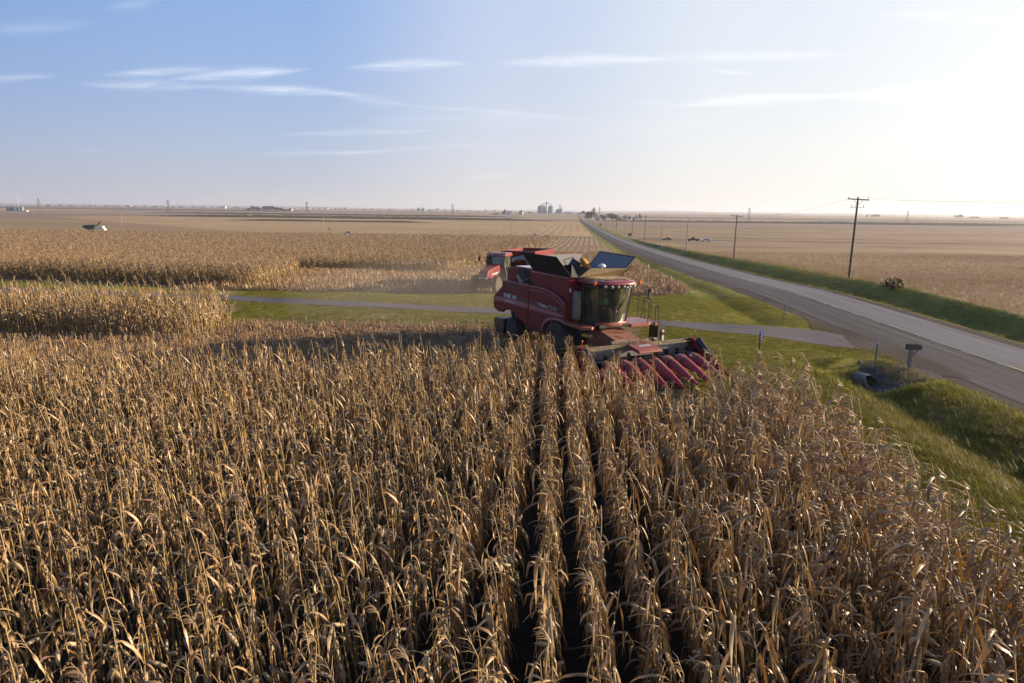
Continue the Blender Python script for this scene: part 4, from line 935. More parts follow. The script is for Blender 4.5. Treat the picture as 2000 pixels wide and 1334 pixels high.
    ch = b.build('chaff', plain('roof_chaff', (.66, .47, .25), .9, 0, .3, 12, bump=.6)); ch.matrix_world = g.matrix_world.copy(); tag(ch, 'thin layer of tan chaff and corn dust lying on the red cab roof', 'chaff', None, 'stuff')
    # driver platforms, rails and ladder
    b = MB(); b.prism([(-1.75, -.9), (-.25, -.84), (.05, -1.25), (-.1, -1.66), (-1.75, -1.62)], 1.86, 2.0, 'z'); pl = b.build('side_step', M_RED_DUSTY, T, bevel=.03)
    b = MB(); b.tube([(-1.6, -1.62, 2.0), (-1.6, -1.62, 3.08), (-1.5, -1.62, 3.14), (-.75, -1.62, 3.12), (-.62, -1.62, 3.0), (-.62, -1.62, 2.0)], .018, 6).tube([(-1.6, -1.62, 2.55), (-.62, -1.62, 2.52)], .014, 6).tube([(-1.75, -1.3, 3.72), (-.9, -1.25, 3.70), (-.85, -1.25, 3.55)], .015, 6)
    b.build('handrail', M_BLACK, pl)
    MB().span(-1.70, -1.60, -1.42, -1.38, 3.45, 3.62).build('sticker', M_WHITE, tank)
    MB().span(-1.72, -1.35, -1.25, -.96, 2.15, 3.5).build('side_locker', M_PANEL, T, bevel=.03)
    b = MB(); b.prism([(-1.7, .96), (-1.7, 2.75), (-.75, 2.72), (-.50, 2.6), (.10, 2.0), (.12, .92)], 1.86, 2.0, 'z'); pf = b.build('driver_platform', M_RED_DUSTY, T, bevel=.02)
    b = MB(); b.prism([(-1.62, 1.05), (-1.62, 2.6), (-.8, 2.58), (.0, 1.9), (.02, 1.0)], 2.003, 2.02, 'z'); b.build('tread_plate', M_STRIPE, pf)
    b = MB()
    def pt(u, v, z): return (u, v, z)
    b.tube([(-.1, 2.0, 2.0), (.02, 2.05, 2.4), (.0, 2.1, 3.1)], .02, 6)
    b.tube([(-.35, 2.45, 2.0), (-.35, 2.45, 2.95), (-.42, 2.45, 3.05), (-1.6, 2.62, 3.05), (-1.62, 2.62, 2.0)], .02, 6).tube([(-.35, 2.45, 2.5), (-1.6, 2.62, 2.5)], .016, 6)
    b.tube([(-.95, 2.55, 2.0), (-1.0, 2.55, 3.05)], .018, 6).tube([(-1.3, 2.58, 2.0), (-1.1, 2.58, 3.05)], .018, 6).tube([(-.1, 1.95, 3.02), (-.9, 1.9, 3.08), (-1.6, 1.9, 3.08), (-1.62, 1.9, 2.0)], .018, 6).tube([(-.05, 2.0, 2.52), (-.7, 2.2, 2.52)], .015, 6)
    b.tube([(-.2, 2.15, 2.95), (-.35, 2.3, 2.62), (-.5, 2.4, 2.95)], .012, 5).tube([(-.2, 2.15, 2.4), (-.35, 2.3, 2.15), (-.5, 2.4, 2.4)], .012, 5)
    b.build('handrail', M_BLACK, pf)
    b = MB(); b.tube([(-.62, 2.95, 1.3), (-.60, 2.92, 2.0), (-.55, 2.9, 2.7), (-.48, 2.9, 2.78), (-.38, 2.9, 2.7), (-.30, 2.92, 2.0), (-.28, 2.95, 1.1)], .022, 6)
    for z in (.75, 1.05, 1.35, 1.65): b.span(-.62, -.02, 2.72, 2.98, z, z + .04)
    b.span(-.66, -.62, 2.62, 3.0, .7, 1.84).span(-.02, .02, 2.62, 3.0, .7, 1.84).span(-.6, -.05, 2.60, 2.64, .72, 1.8); b.build('ladder', M_BLACK, pf)
    b = MB(); b.span(.03, .05, 2.86, 2.98, 1.05, 1.6); rb = b.build('reflector', M_WHITE, pf); MB().span(.052, .058, 2.86, 2.98, 1.35, 1.5).build('red_band', M_RED, rb)
    MB().span(.10, .13, 2.35, 2.45, 1.90, 1.97).build('marker_lamp', M_ORANGE, pf)
    b = MB(); b.tube([(.30, 1.22, 3.92), (.30, 1.75, 3.86), (.22, 1.9, 3.8)], .018, 6).tube([(.22, 1.9, 3.82), (.15, 1.92, 3.3)], .018, 6); m1 = b.build('mirror_arm', M_BLACK, cb)
    MB().box((.14, 1.92, 3.42), (.08, .22, .52)).build('mirror', M_BLACK, m1, bevel=.02); MB().box((.05, 2.3, 3.82), (.08, .22, .2)).bar((.1, 2.2, 3.8), (.2, 1.9, 3.8), .02).build('mirror', M_BLACK, m1)
    b = MB(); b.span(.0, .55, -1.75, -1.55, 1.62, 1.74).bar((-.1, -1.5, 1.7), (.9, -1.4, 1.72), .03); k = b.build('extremity_lamp', M_BLACK, T); MB().span(.0, .45, -1.765, -1.752, 1.64, 1.73).build('lens', M_YEL, k)
    # wheels
    for sy in (-1, 1):
        wheel(T, 'front_wheel', (-2.55, 1.32 * sy, .98), .98, .72, .45, M_RIM, 20, sy)
        wheel(T, 'rear_wheel', (-7.3, 1.35 * sy, .72), .72, .5, .35, M_RIM, 18, sy)
    # feeder house
    b = MB(); b.prism([(-1.6, 1.05), (-1.2, 1.80), (-.1, 1.78), (1.75, 1.36), (1.75, .42), (1.3, .35)], -.68, .68); fh = b.build('feeder_house', M_FEED, T, bevel=.03)
    b = MB(); b.hexa([(-.5, -.55, 1.80), (-.5, .55, 1.80), (-.1, .55, 1.80), (-.1, -.55, 1.80), (-.5, -.55, 1.83), (-.5, .55, 1.83), (-.1, .55, 1.82), (-.1, -.55, 1.82)]); b.bar((.2, -.4, 1.745), (.35, .4, 1.71), .03, .02); b.bar((.6, -.3, 1.65), (.9, -.1, 1.58), .03, .02); b.build('cover_plate', M_RED_DUSTY, fh)
    # corn head
    hd = MB(); hd.span(1.75, 1.83, -3.05, 3.05, .45, 1.36).span(1.83, 2.9, -3.05, 3.05, .40, .46)
    head = hd.build('corn_head', M_GREYM, T, bevel=.01)
    b = MB(); b.bar((1.80, -3.0, 1.44), (1.80, 3.0, 1.44), .11, .11).bar((2.02, -2.9, 1.40), (2.02, 2.9, 1.40), .07, .07)
    for y in (-1.7, -.95, .95, 1.7): b.bar((1.78, y, 1.40), (1.70, y, .5), .10, .08)
    b.bar((1.62, -1.3, 1.56), (1.62, -.4, 1.56), .13, .13).bar((1.62, .5, 1.56), (1.62, 1.25, 1.56), .13, .13)
    b.hexa([(1.55, 1.18, 1.40), (1.75, 1.18, 1.40), (1.75, 1.25, 1.40), (1.55, 1.25, 1.40), (1.55, .9, 1.66), (1.75, .9, 1.66), (1.75, .97, 1.66), (1.55, .97, 1.66)])
    b.build('top_beam', M_BEAM, head, bevel=.01)
    b = MB()
    for y in (-2.6, -1.15, .72, 1.1, 2.5): b.span(2.0, 2.07, y - .06, y + .06, 1.42, 1.455)
    b.build('yellow_clip', M_YEL, head)
    # plate over the middle with its emblem
    b = MB(); b.prism([(2.0, 1.50), (2.25, 1.56), (2.95, 1.44), (3.05, 1.33), (3.0, 1.28), (2.1, 1.40)], -.82, .42); pt_ = b.build('centre_shield', M_RED_DUSTY, head, bevel=.03)
    MB().hexa([(2.42, -.48, 1.535), (2.42, .18, 1.535), (2.60, .18, 1.505), (2.60, -.48, 1.505), (2.42, -.48, 1.545), (2.42, .18, 1.545), (2.60, .18, 1.515), (2.60, -.48, 1.515)]).build('decal', M_SILV, pt_)
    # cross auger with flighting meeting in the middle
    b = MB(); b.lathe((2.38, -2.95, .92), (0, 1, 0), [(0, .16), (5.9, .16)], 18)
    def flight(y0, y1, hand):
        n = 120; vs = []; turns = abs(y1 - y0) / .62
        for i in range(n + 1):
            t = i / n; a = hand * t * turns * 2 * math.pi; y = y0 + (y1 - y0) * t
            vs += [(2.38 + .16 * math.cos(a), y, .92 + .16 * math.sin(a)), (2.38 + .33 * math.cos(a), y + .01, .92 + .33 * math.sin(a)), (2.38 + .33 * math.cos(a), y + .03, .92 + .33 * math.sin(a))]
        b.add(vs, [(i * 3 + q, i * 3 + q + 1, i * 3 + q + 4, i * 3 + q + 3) for i in range(n) for q in (0, 1)])
    flight(-2.9, -.45, 1); flight(2.9, .45, -1); b.build('cross_auger', M_AUGER, head, 40)
    # row units: humped hood, dusty cap ring, long cone
    for i in range(9):
        v = -3.04 + .76 * i
        if i in (0, 8): continue
        o = MB(); prof = [(2.60, .12, .90), (2.70, .26, 1.02), (2.88, .34, 1.09), (3.05, .34, 1.08), (3.22, .27, 1.03)]
        # hood: half-lathe like hump
        vs = []; m_ = 11
        for (u, w_, z) in prof:
            for j in range(m_):
                t = math.pi * j / (m_ - 1); vs.append((u, v - w_ * math.cos(t), z - w_ * .75 + w_ * .75 * math.sin(t) + (-.12 if j in (0, m_ - 1) else 0)))
        for j in range(m_):
            pass
        o.add(vs, [(k * m_ + j, k * m_ + j + 1, (k + 1) * m_ + j + 1, (k + 1) * m_ + j) for k in range(len(prof) - 1) for j in range(m_ - 1)] + [tuple(range(m_)), tuple((len(prof) - 1) * m_ + j for j in range(m_))])
        hood = o.build('row_divider', M_RED_SHEEN, head, 50)
        def cone(prof2, mat, nm):
            q = MB(); vs = []
            for (u, w_, zt) in prof2:
                for j in range(m_):
                    t = math.pi * j / (m_ - 1); vs.append((u, v - w_ * math.cos(t), zt - w_ * 1.0 + w_ * 1.0 * math.sin(t) - (.05 if j in (0, m_ - 1) else 0)))
            q.add(vs, [(k * m_ + j, k * m_ + j + 1, (k + 1) * m_ + j + 1, (k + 1) * m_ + j) for k in range(len(prof2) - 1) for j in range(m_ - 1)] + [tuple(range(m_)), tuple((len(prof2) - 1) * m_ + j for j in range(m_))])
            return q.build(nm, mat, hood, 50)
        cone([(3.12, .20, .985), (3.18, .225, 1.02), (3.40, .22, .99), (3.42, .20, .96)], M_OLIVE, 'hinge_cap')
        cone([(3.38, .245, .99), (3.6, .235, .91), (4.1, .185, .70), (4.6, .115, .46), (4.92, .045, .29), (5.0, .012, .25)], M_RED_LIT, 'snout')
    # end shields and outer snouts
    for sy in (-1, 1):
        y0, y1 = 2.94 * sy, 3.14 * sy
        e = MB().prism(smooth_poly([(1.74, .40), (1.72, 1.40), (1.95, 1.53), (2.16, 1.50), (2.45, 1.25), (2.9, .98), (3.3, .78), (3.35, .35)], 4), y0, y1).build('end_shield', M_RED, head, bevel=.04)
        q = MB(); q.lathe((3.25, 3.04 * sy, .62), (1.25, 0, -.38), [(-.05, .17), (.0, .20), (.45, .165), (.9, .105), (1.25, .03), (1.28, .002)], 16); q.build('snout', M_RED, e, 50)
        q = MB(); A = Vector((2.30, 3.10 * sy, 1.50)); B = Vector((3.22, 3.10 * sy, .84)); d = (B - A)
        q.lathe(A, d, [(0, .02), (0, .155), (.03, .16), (1.0 * d.length, .085), (d.length, .01)], 16)
        for k in range(10): q.lathe(A + d * (.08 + .09 * k), d, [(0, .148 - .006 * k), (.012, .158 - .006 * k), (.024, .146 - .006 * k)], 16)
        q.build('ribbed_cone', M_BLUEBLK, e, 40)
        MB().tube([(1.9, 3.0 * sy, 1.45), (2.05, 3.08 * sy, 1.82)], .02, 6).ball((2.06, 3.09 * sy, 1.85), .04).build('row_guide', M_ORANGE, e)
    return T
COMB = combine()
def uvw(u, v, z): return Vector((CX + Fv.x * u + Lv.x * v, CY + Fv.y * u + Lv.y * v, z))
def husk_pile():
    r = random.Random(8); b = MB()
    for k in range(130):
        p = Vector((r.gauss(1.95, .22), r.gauss(.15, .28), 1.48 + r.random() * .12)); leaf(b, p, r.uniform(0, 6.28), r.uniform(.2, .5), r.uniform(.03, .06), R(r.uniform(-10, 60)), R(r.uniform(-70, 0)), 4, r, .4, r.uniform(-2, 2), 0, 1)
    for k in range(70):
        i = r.randrange(1, 8); p = Vector((r.uniform(2.4, 3.3), -3.04 + .76 * i + r.uniform(-.35, .35), .95 + r.random() * .1)); leaf(b, p, r.uniform(0, 6.28), r.uniform(.15, .4), r.uniform(.03, .05), R(r.uniform(-10, 60)), R(r.uniform(-60, 0)), 3, r, .4, r.uniform(-2, 2), 0, 1)
    o = b.build('husk_pile', M_LEAF); o.matrix_world = Matrix.Translation((CX, CY, 0)) @ Matrix.Rotation(YAW - math.pi / 2, 4, 'Z'); tag(o, 'tangle of dry husks and stalks caught on top of the corn head', 'husks', None, 'stuff')
husk_pile()

# ------------------------------------------------------------------ the driver: one skinned body, seated
def person():
    root = empty('person', uvw(-.9, 0, 2.58), YAW - math.pi / 2, 'person in a teal shirt and cap driving, seated behind the cab glass', 'person')
    J = {'pel': (0, 0, .08), 'wa': (.0, 0, .25), 'ch': (.02, 0, .43), 'nk': (.03, 0, .58), 'hd0': (.05, 0, .66), 'hd': (.06, 0, .75), 'top': (.05, 0, .84)}
    vs = []; es = []; rad = []; idx = {}
    def V(n, p, r): idx[n] = len(vs); vs.append(p); rad.append(r)
    def E(a, b): es.append((idx[a], idx[b]))
    for n, r_ in (('pel', .145), ('wa', .13), ('ch', .155), ('nk', .06), ('hd0', .07), ('hd', .098), ('top', .075)): V(n, J[n], r_)
    for a, b_ in (('pel', 'wa'), ('wa', 'ch'), ('ch', 'nk'), ('nk', 'hd0'), ('hd0', 'hd'), ('hd', 'top')): E(a, b_)
    for s in (-1, 1):
        k = str(s)
        V('sh' + k, (.02, .19 * s, .50), .068); E('ch', 'sh' + k); V('el' + k, (.14, .26 * s, .26), .047); E('sh' + k, 'el' + k)
        V('wr' + k, (.38, .15 * s, .30), .03); E('el' + k, 'wr' + k); V('pa' + k, (.45, .13 * s, .32), .032); E('wr' + k, 'pa' + k)
        for f in range(4):
            V('f%d' % f + k, (.485, (.10 + .02 * f) * s, .335 - .004 * f), .011); E('pa' + k, 'f%d' % f + k); V('g%d' % f + k, (.495, (.10 + .02 * f) * s, .300 - .004 * f), .009); E('f%d' % f + k, 'g%d' % f + k)
        V('th' + k, (.455, .095 * s, .30), .011); E('pa' + k, 'th' + k)
        V('hi' + k, (.06, .10 * s, .06), .10); E('pel', 'hi' + k); V('kn' + k, (.46, .14 * s, .06), .07); E('hi' + k, 'kn' + k)
        V('an' + k, (.52, .14 * s, -.36), .045); E('kn' + k, 'an' + k); V('to' + k, (.66, .14 * s, -.42), .04); E('an' + k, 'to' + k)
    me = bpy.data.meshes.new('body'); me.from_pydata(vs, es, []); o = bpy.data.objects.new('body', me); C.objects.link(o)
    sk = o.modifiers.new('skin', 'SKIN'); sd = me.skin_vertices[0].data
    for i, r_ in enumerate(rad): sd[i].radius = (r_, r_)
    sd[0].use_root = True; o.modifiers.new('sub', 'SUBSURF').levels = 1
    dg = bpy.context.evaluated_depsgraph_get(); dg.update(); m2 = bpy.data.meshes.new_from_object(o.evaluated_get(dg)); bpy.data.objects.remove(o)
    m2.name = 'body'
    for m in (M_SKIN, M_SHIRT, M_JEANS): m2.materials.append(m)
    for p in m2.polygons:
        c = p.center; p.use_smooth = True
        p.material_index = 2 if (c.z < .16 and not (c.x > .3 and c.z > .2)) else (1 if c.z < .60 and not (c.x > .27 and c.z > .2) else 0)
    b = bpy.data.objects.new('body', m2); C.objects.link(b); b.parent = root
    h = MB(); h.ball((.04, 0, .80), (.115, .10, .075), 14, 8); h.box((.17, 0, .80), (.11, .15, .015)); h.build('cap', M_CAP, root, 50)
    f = MB(); f.ball((.165, 0, .745), (.022, .016, .025), 8, 5)
    for s in (-1, 1): f.ball((.06, .10 * s, .74), (.02, .012, .03), 8, 5)
    f.build('face', M_SKIN, root, 50)
    e = MB()
    for s in (-1, 1): e.ball((.150, .035 * s, .765), (.008, .013, .007), 6, 4)
    e.ball((.150, 0, .705), (.008, .025, .005), 8, 4); e.build('eyes_and_mouth', M_BLACK, root, 50)
person()

# ------------------------------------------------------------------ tractor and grain cart behind the harvester
TX, TY, TYAW = -2.35, 60.7, math.atan2(-.93, -.37)
def tractor():
    T = empty('tractor', (TX, TY, zy(TY)), TYAW, 'red tractor facing the camera on the stubble behind the harvester', 'tractor')
    b = MB(); b.span(-3.6, .6, -.35, .35, .75, 1.15).span(-.25, .25, -.95, .95, .6, .8).span(-3.6, -3.0, -.9, .9, .8, 1.1); b.build('chassis', M_BLACK, T, bevel=.03)
    hood = [(-2.3, 1.1), (-2.35, 2.38), (-1.2, 2.28), (.2, 2.08), (.62, 1.92), (.70, 1.75), (.55, 1.1)]
    h = MB().prism(hood, -.44, .44).build('hood', M_RED, T, bevel=.10)
    MB().prism([(.56, 1.0), (.60, 1.74), (.72, 1.76), (.80, 1.35), (.74, 1.0)], -.43, .43).build('grille', M_BLACK, h, bevel=.03)
    b = MB(); b.span(.74, .82, -.42, .42, 1.30, 1.42); lb = b.build('headlight_bar', M_GREYM, h, bevel=.02)
    for s in (-1, 1): MB().lathe((.80, .34 * s, 1.36), (1, 0, 0), [(0, .08), (.03, .075), (.05, .001)], 12).build('headlight', M_CHROME, lb, 40)
    for x in (-1.0, -.15): MB().prism([(x - .35, 2.275 - .16 * (x + 1.0) / .85 * .8 + .02), (x + .32, 2.19 - .16 * (x + 1.0) / .85 * .8 + .02), (x + .32, 2.18 - .16 * (x + 1.0) / .85 * .8), (x - .35, 2.26 - .16 * (x + 1.0) / .85 * .8)], -.30, .30).build('hood_vent', M_RED_DUSTY, h)
    for s in (-1, 1): MB().prism([(-1.9, 1.62), (-1.85, 1.80), (-.2, 1.68), (-.3, 1.55)], .436 * s, .452 * s).build('decal', M_SILV, h)
    MB().box((.95, 0, .75), (.35, .9, .5)).bar((.95, -.3, .5), (.95, -.3, 1.05), .12).bar((.95, .3, .5), (.95, .3, 1.05), .12).build('front_weights', M_BLACK, T, bevel=.04)
    # cab
    c = MB(); c.span(-3.7, -2.3, -.72, .72, 1.15, 1.75); cab = c.build('cab', M_BLACK, T, bevel=.04)
    MB().quad([(-2.28, -.62, 1.75), (-2.28, .62, 1.75), (-2.42, .72, 3.10), (-2.42, -.72, 3.10)]).build('windscreen', M_GLASS2, cab)
    for s in (-1, 1): MB().quad([(-2.30, .66 * s, 1.6), (-3.7, .72 * s, 1.6), (-3.7, .78 * s, 3.10), (-2.42, .76 * s, 3.10)]).build('side_window', M_GLASS2, cab)
    MB().quad([(-3.72, -.7, 1.75), (-3.72, .7, 1.75), (-3.72, .74, 3.10), (-3.72, -.74, 3.10)]).build('rear_window', M_GLASS2, cab)
    for s in (-1, 1):
        b = MB(); b.bar((-2.28, .66 * s, 1.6), (-2.42, .76 * s, 3.15), .07, .06).bar((-3.72, .72 * s, 1.6), (-3.72, .78 * s, 3.15), .08, .08).bar((-3.05, .72 * s, 1.6), (-3.05, .78 * s, 3.15), .05, .05); b.build('pillar', M_BLACK, cab)
    rf = MB().prism([(-3.9, 3.12), (-3.9, 3.32), (-3.6, 3.43), (-2.5, 3.44), (-2.15, 3.34), (-2.12, 3.16), (-2.2, 3.1)], -.94, .94).build('roof', M_RED_SHEEN, cab, bevel=.06)
    for y in (-.75, -.4, .4, .75): MB().lathe((-2.12, y, 3.24), (1, 0, 0), [(0, .07), (.03, .06), (.04, .001)], 10).build('work_lamp', M_CHROME, rf, 40)
    b = MB(); b.tube([(-2.4, .55, 3.42), (-2.4, .55, 3.60)], .03, 8); bc = b.build('beacon_post', M_BLACK, rf); MB().lathe((-2.4, .55, 3.60), (0, 0, 1), [(0, .07), (.12, .065), (.15, .02), (.155, .001)], 12).build('beacon', M_ORANGE, bc, 40)
    MB().lathe((-2.15, .80, 3.17), (1, 0, 0), [(0, .07), (.05, .06), (.06, .001)], 10).build('turn_lamp', M_ORANGE, rf, 40)
    b = MB(); b.span(-3.4, -2.9, -.27, .27, 1.75, 1.95).span(-3.45, -3.3, -.26, .26, 1.95, 2.7); b.build('seat', M_SEAT, cab, bevel=.05)
    # mirrors, exhaust, steps
    for s in (-1, 1):
        b = MB(); b.tube([(-2.3, .8 * s, 3.0), (-2.1, 1.2 * s, 3.0), (-2.0, 1.55 * s, 2.98)], .025, 6); a = b.build('mirror_arm', M_BLACK, cab); MB().box((-2.0, 1.62 * s, 2.85), (.08, .22, .42)).build('mirror', M_BLACK, a, bevel=.03)
    MB().tube([(-2.12, -.82, 1.5), (-2.12, -.82, 2.0), (-2.12, -.82, 3.0), (-2.2, -.82, 3.12)], [.08, .14, .14, .06], 12).build('exhaust', M_BLACK, T, 40)
    MB().tube([(-2.12, -.62, 1.5), (-2.12, -.62, 2.9)], .07, 10).build('air_intake', M_BLACK, T, 40)
    b = MB()
    for z in (.5, .8, 1.1, 1.4): b.span(-2.5, -2.0, .75, 1.15, z, z + .04)
    for x in (-2.52, -1.98): b.tube([(x, 1.15, .45), (x, 1.12, 1.6), (x, .95, 2.3)], .025, 6)
    b.span(-2.4, -2.2, 1.1, 1.3, 1.0, 1.9); b.build('steps', M_BLACK, T)
    for s in (-1, 1):
        wheel(T, 'front_wheel', (0, 1.0 * s, .78), .78, .46, .36, M_RIM, 18, s)
        wheel(T, 'rear_wheel', (-3.1, 1.08 * s, 1.02), 1.02, .6, .5, M_RIM, 20, s)
        b = MB(); b.prism(smooth_poly([(-4.0, 1.8), (-3.6, 2.08), (-3.1, 2.16), (-2.6, 2.08), (-2.25, 1.8)]) + [(-2.3, 1.72), (-2.65, 1.98), (-3.1, 2.06), (-3.55, 1.98), (-3.95, 1.72)], .75 * s, 1.3 * s); b.build('fender', M_BLACK, T, bevel=.02)
    return T
tractor()
def grain_cart():
    f = Vector((math.cos(TYAW), math.sin(TYAW), 0)); p = Vector((TX, TY, 0)) - f * 9.6; z = zy(p.y)
    T = empty('grain_cart', (p.x + .35, p.y, z), TYAW, 'red grain cart with a folded grey auger, hitched behind the red tractor', 'grain cart')
    b = MB(); W = 1.75
    lo = [(-1.6, -.6, 1.2), (1.6, -.6, 1.2), (1.6, .6, 1.2), (-1.6, .6, 1.2)]; mid = [(-2.9, -W, 2.4), (2.7, -W, 2.4), (2.7, W, 2.4), (-2.9, W, 2.4)]; up = [(-3.1, -W, 3.55), (2.9, -W, 3.55), (2.9, W, 3.55), (-3.1, W, 3.55)]
    inn = [(-3.02, -W + .06, 3.56), (2.82, -W + .06, 3.56), (2.82, W - .06, 3.56), (-3.02, W - .06, 3.56)]; inl = [(-1.5, -.5, 1.4), (1.5, -.5, 1.4), (1.5, .5, 1.4), (-1.5, .5, 1.4)]
    b.add(lo + mid + up + inn + inl, [(0, 3, 2, 1)] + [(a + i, a + (i + 1) % 4, a + 4 + (i + 1) % 4, a + 4 + i) for a in (0, 4, 8, 12) for i in range(4)] + [(16, 17, 18, 19)])
    hp = b.build('hopper', M_RED, T)
    b = MB(); 
    for y in (-W, W): b.bar((-3.12, y, 3.56), (2.92, y, 3.56), .08, .10)
    for x in (-3.1, 2.9): b.bar((x, -W, 3.56), (x, W, 3.56), .08, .10)
    b.build('hopper_rim', M_RED_SHEEN, hp)
    b = MB(); b.span(-1.8, 1.8, -.5, .5, .9, 1.25).bar((1.6, 0, .95), (5.6, 0, .62), .22, .2).bar((1.6, -.8, 1.0), (4.0, 0, .8), .12).bar((1.6, .8, 1.0), (4.0, 0, .8), .12); b.build('frame', M_BLACK, T)
    b = MB(); b.tube([(1.3, .9, .75), (2.6, 1.25, 1.7), (3.4, 1.42, 2.5)], .27, 14); au = b.build('lower_auger', M_GREYM, T, 40)
    b = MB(); b.tube([(3.42, 1.42, 2.45), (3.5, 1.35, 2.85), (3.3, .8, 3.0), (3.15, -1.4, 2.5)], [.28, .29, .27, .25], 14); b.build('upper_auger', M_GREYM, T, 40)
    for s in (-1, 1): wheel(T, 'wheel', (-.2, 1.35 * s, .85), .85, .62, .4, M_RIMRED, 16, s)
grain_cart()

# ------------------------------------------------------------------ roadside things
def ground_at(px, py):
    p = at(px, py, 0, True); return Vector((p.x, p.y, H(p.x, p.y)))
def pole(base, h, lean, mat, label, arms=1, pins=True, r=.15):
    T = empty('utility_pole', base, 0, label, 'utility pole', 'utility poles along the far side of the road')
    MB().tube([(0, 0, -.3), (lean * .5, 0, h * .5), (lean, 0, h)], [r, r * .85, r * .66], 10).build('pole', mat, T, 40)
    for k in range(arms):
        z = h - .25 - .95 * k; L_ = 1.25 if k == 0 else .78; x = lean * z / h; b = MB()
        b.bar((x - L_ - (.0 if k == 0 else .1), -.14, z + (.06 if k == 0 else 0)), (x + L_, -.14, z - (.06 if k == 0 else 0)), .09 if k == 0 else .05, .12 if k == 0 else .05)
        if k == 0: b.bar((x - .62, -.16, z), (x, -.16, z - .62), .035).bar((x + .62, -.16, z), (x, -.16, z - .62), .035)
        a = b.build('crossarm', mat, T)
        if pins:
            for q in ((-L_ * .93, L_ * .93, -.04) if k == 0 else (-L_ * .95, -.3, L_ * .9)):
                MB().lathe((x + q, -.14, z + .04), (0, 0, 1), [(0, .02), (.1, .02), (.12, .055), (.2, .06), (.26, .03), (.27, .001)], 8).build('insulator', M_STEEL, a, 40)
    return T
pole(ground_at(1658, 543), 9.5, .10, M_WOOD, 'dark leaning utility pole nearest the camera, carrying two crossarms', 2, True)
pole(ground_at(1433, 505), 9.3, .05, M_WOOD, 'second nearest utility pole beyond the road, dark with one crossarm', 1, True)
pole(ground_at(1340, 491), 9.5, .12, M_WOODPALE, 'pale weathered utility pole just left of the dark red pickup', 0, r=.17)
pole(ground_at(1291, 479.5), 9.6, .10, M_WOODPALE, 'pale bare utility pole, fourth from the camera', 0, r=.17)
pole(ground_at(1259, 469), 12.0, .0, M_WOOD, 'dark utility pole with a crossarm, fifth from the camera', 1, False)
pole(ground_at(1234, 463), 9.6, .05, M_WOOD, 'thin utility pole just behind the brown roadside sign', 0, r=.16)
pole(ground_at(1219, 456), 9.5, .05, M_WOODPALE, 'thin pale utility pole left of the brown roadside sign', 0, r=.17)
for px, py in ((1204, 449), (1197, 446), (1183, 442)):
    pole(ground_at(px, py), 9.5, .0, M_WOOD, 'thin far utility pole in the row running towards the farmstead', 0, r=.2)
pole(ground_at(1157.5, 431.5), 10, 0, M_WHITEP, 'white pole at the roadside in front of the red-brown tree', 0, r=.4)
POLES = [o for o in C.objects if o.name.startswith('utility_pole')]
def wires():
    P = sorted([(o.location.y, o.location.x, o.location.z) for o in POLES])[:6]
    for k, (off, dz) in enumerate(((-1.15, 9.35), (1.15, 9.3), (.0, 9.6))):
        pts = []; Q = [(-30.0, xc(-30) + 16, 0.0)] + P
        for i in range(len(Q) - 1):
            y0, x0, z0 = Q[i]; y1, x1, z1 = Q[i + 1]
            for j in range(12):
                t = j / 12; pts.append((x0 + (x1 - x0) * t + off, y0 + (y1 - y0) * t, z0 + (z1 - z0) * t + dz - 1.1 * 4 * t * (1 - t)))
        b = MB(); b.tube(pts, .007, 4); o = b.build('power_line', M_LATT); tag(o, ('left', 'right', 'middle')[k] + ' one of three thin sagging wires strung along the roadside poles', 'power line', 'wires along the roadside poles')
wires()
def far_pole(px, py0, py1, label, arm=True):
    b0 = ground_at(px, py0); hgt = (py0 - py1) / 1333 * b0.y; T = empty('utility_pole', b0, 0, label, 'utility pole', 'poles along the crossroad')
    MB().tube([(0, 0, 0), (0, 0, hgt)], .16, 8).build('pole', M_WOODPALE, T, 40)
    if arm: MB().bar((-1.1, 0, hgt - .3), (1.1, 0, hgt - .3), .2, .25).build('crossarm', M_WHITEP, T)
far_pole(632, 456, 422.5, 'pole with a pale crossarm left of the white diamond road sign')
far_pole(238, 441, 415.5, 'pole with a pale crossarm rising from the corn at the far left')
far_pole(998, 462, 425, 'pale pole beside the crossroad left of the white pickup', False)

def mailbox():
    p = ground_at(1775, 722); T = empty('mailbox', p, 0, 'black mailbox on a grey wooden post at the gravel edge of the road', 'mailbox')
    MB().span(-.07, .07, -.07, .07, -.2, 1.0).build('post', M_GREYWOOD, T, bevel=.01)
    MB().bar((.05, 0, .62), (.34, 0, 1.0), .06).span(-.25, .45, -.08, .08, .98, 1.02).build('bracket', M_GREYWOOD, T)
    prof = [(-.13, 0), (.13, 0), (.13, .15), (.09, .22), (0, .25), (-.09, .22), (-.13, .15)]
    b = MB(); b.prism([(a, 1.02 + z) for a, z in prof], -.22, .42, 'x'); bx = b.build('box', M_BLACK, T, 40, bevel=.008)
    MB().prism([(a * .96, 1.03 + z * .96) for a, z in prof], .42, .435, 'x').build('door', M_BLACK, bx); MB().span(.1, .16, -.15, -.135, 1.1, 1.3).build('flag', M_RED_DUSTY, bx)
mailbox()
def blue_sign():
    p = ground_at(1482, 688); T = empty('address_sign', p, 0, 'narrow blue address sign on a thin dark post in the lawn', 'sign')
    MB().span(-.03, .03, -.02, .02, -.2, 1.02).build('post', M_BLACK, T)
    M_ = Matrix.Rotation(.5, 4, 'Z'); b = MB(); b.box((.05, 0, .86), (.18, .03, .58), None); s = b.build('sign_plate', M_BLUE, T, bevel=.004); s.rotation_euler = (0, 0, R(18))
    b = MB()
    for k, z in enumerate((1.04, .965, .89, .815, .74, .665)): b.span(.04, .10 if k % 2 else .085, -.020, -.016, z, z + .04)
    b.build('numerals', M_WHITEP, s)
blue_sign()
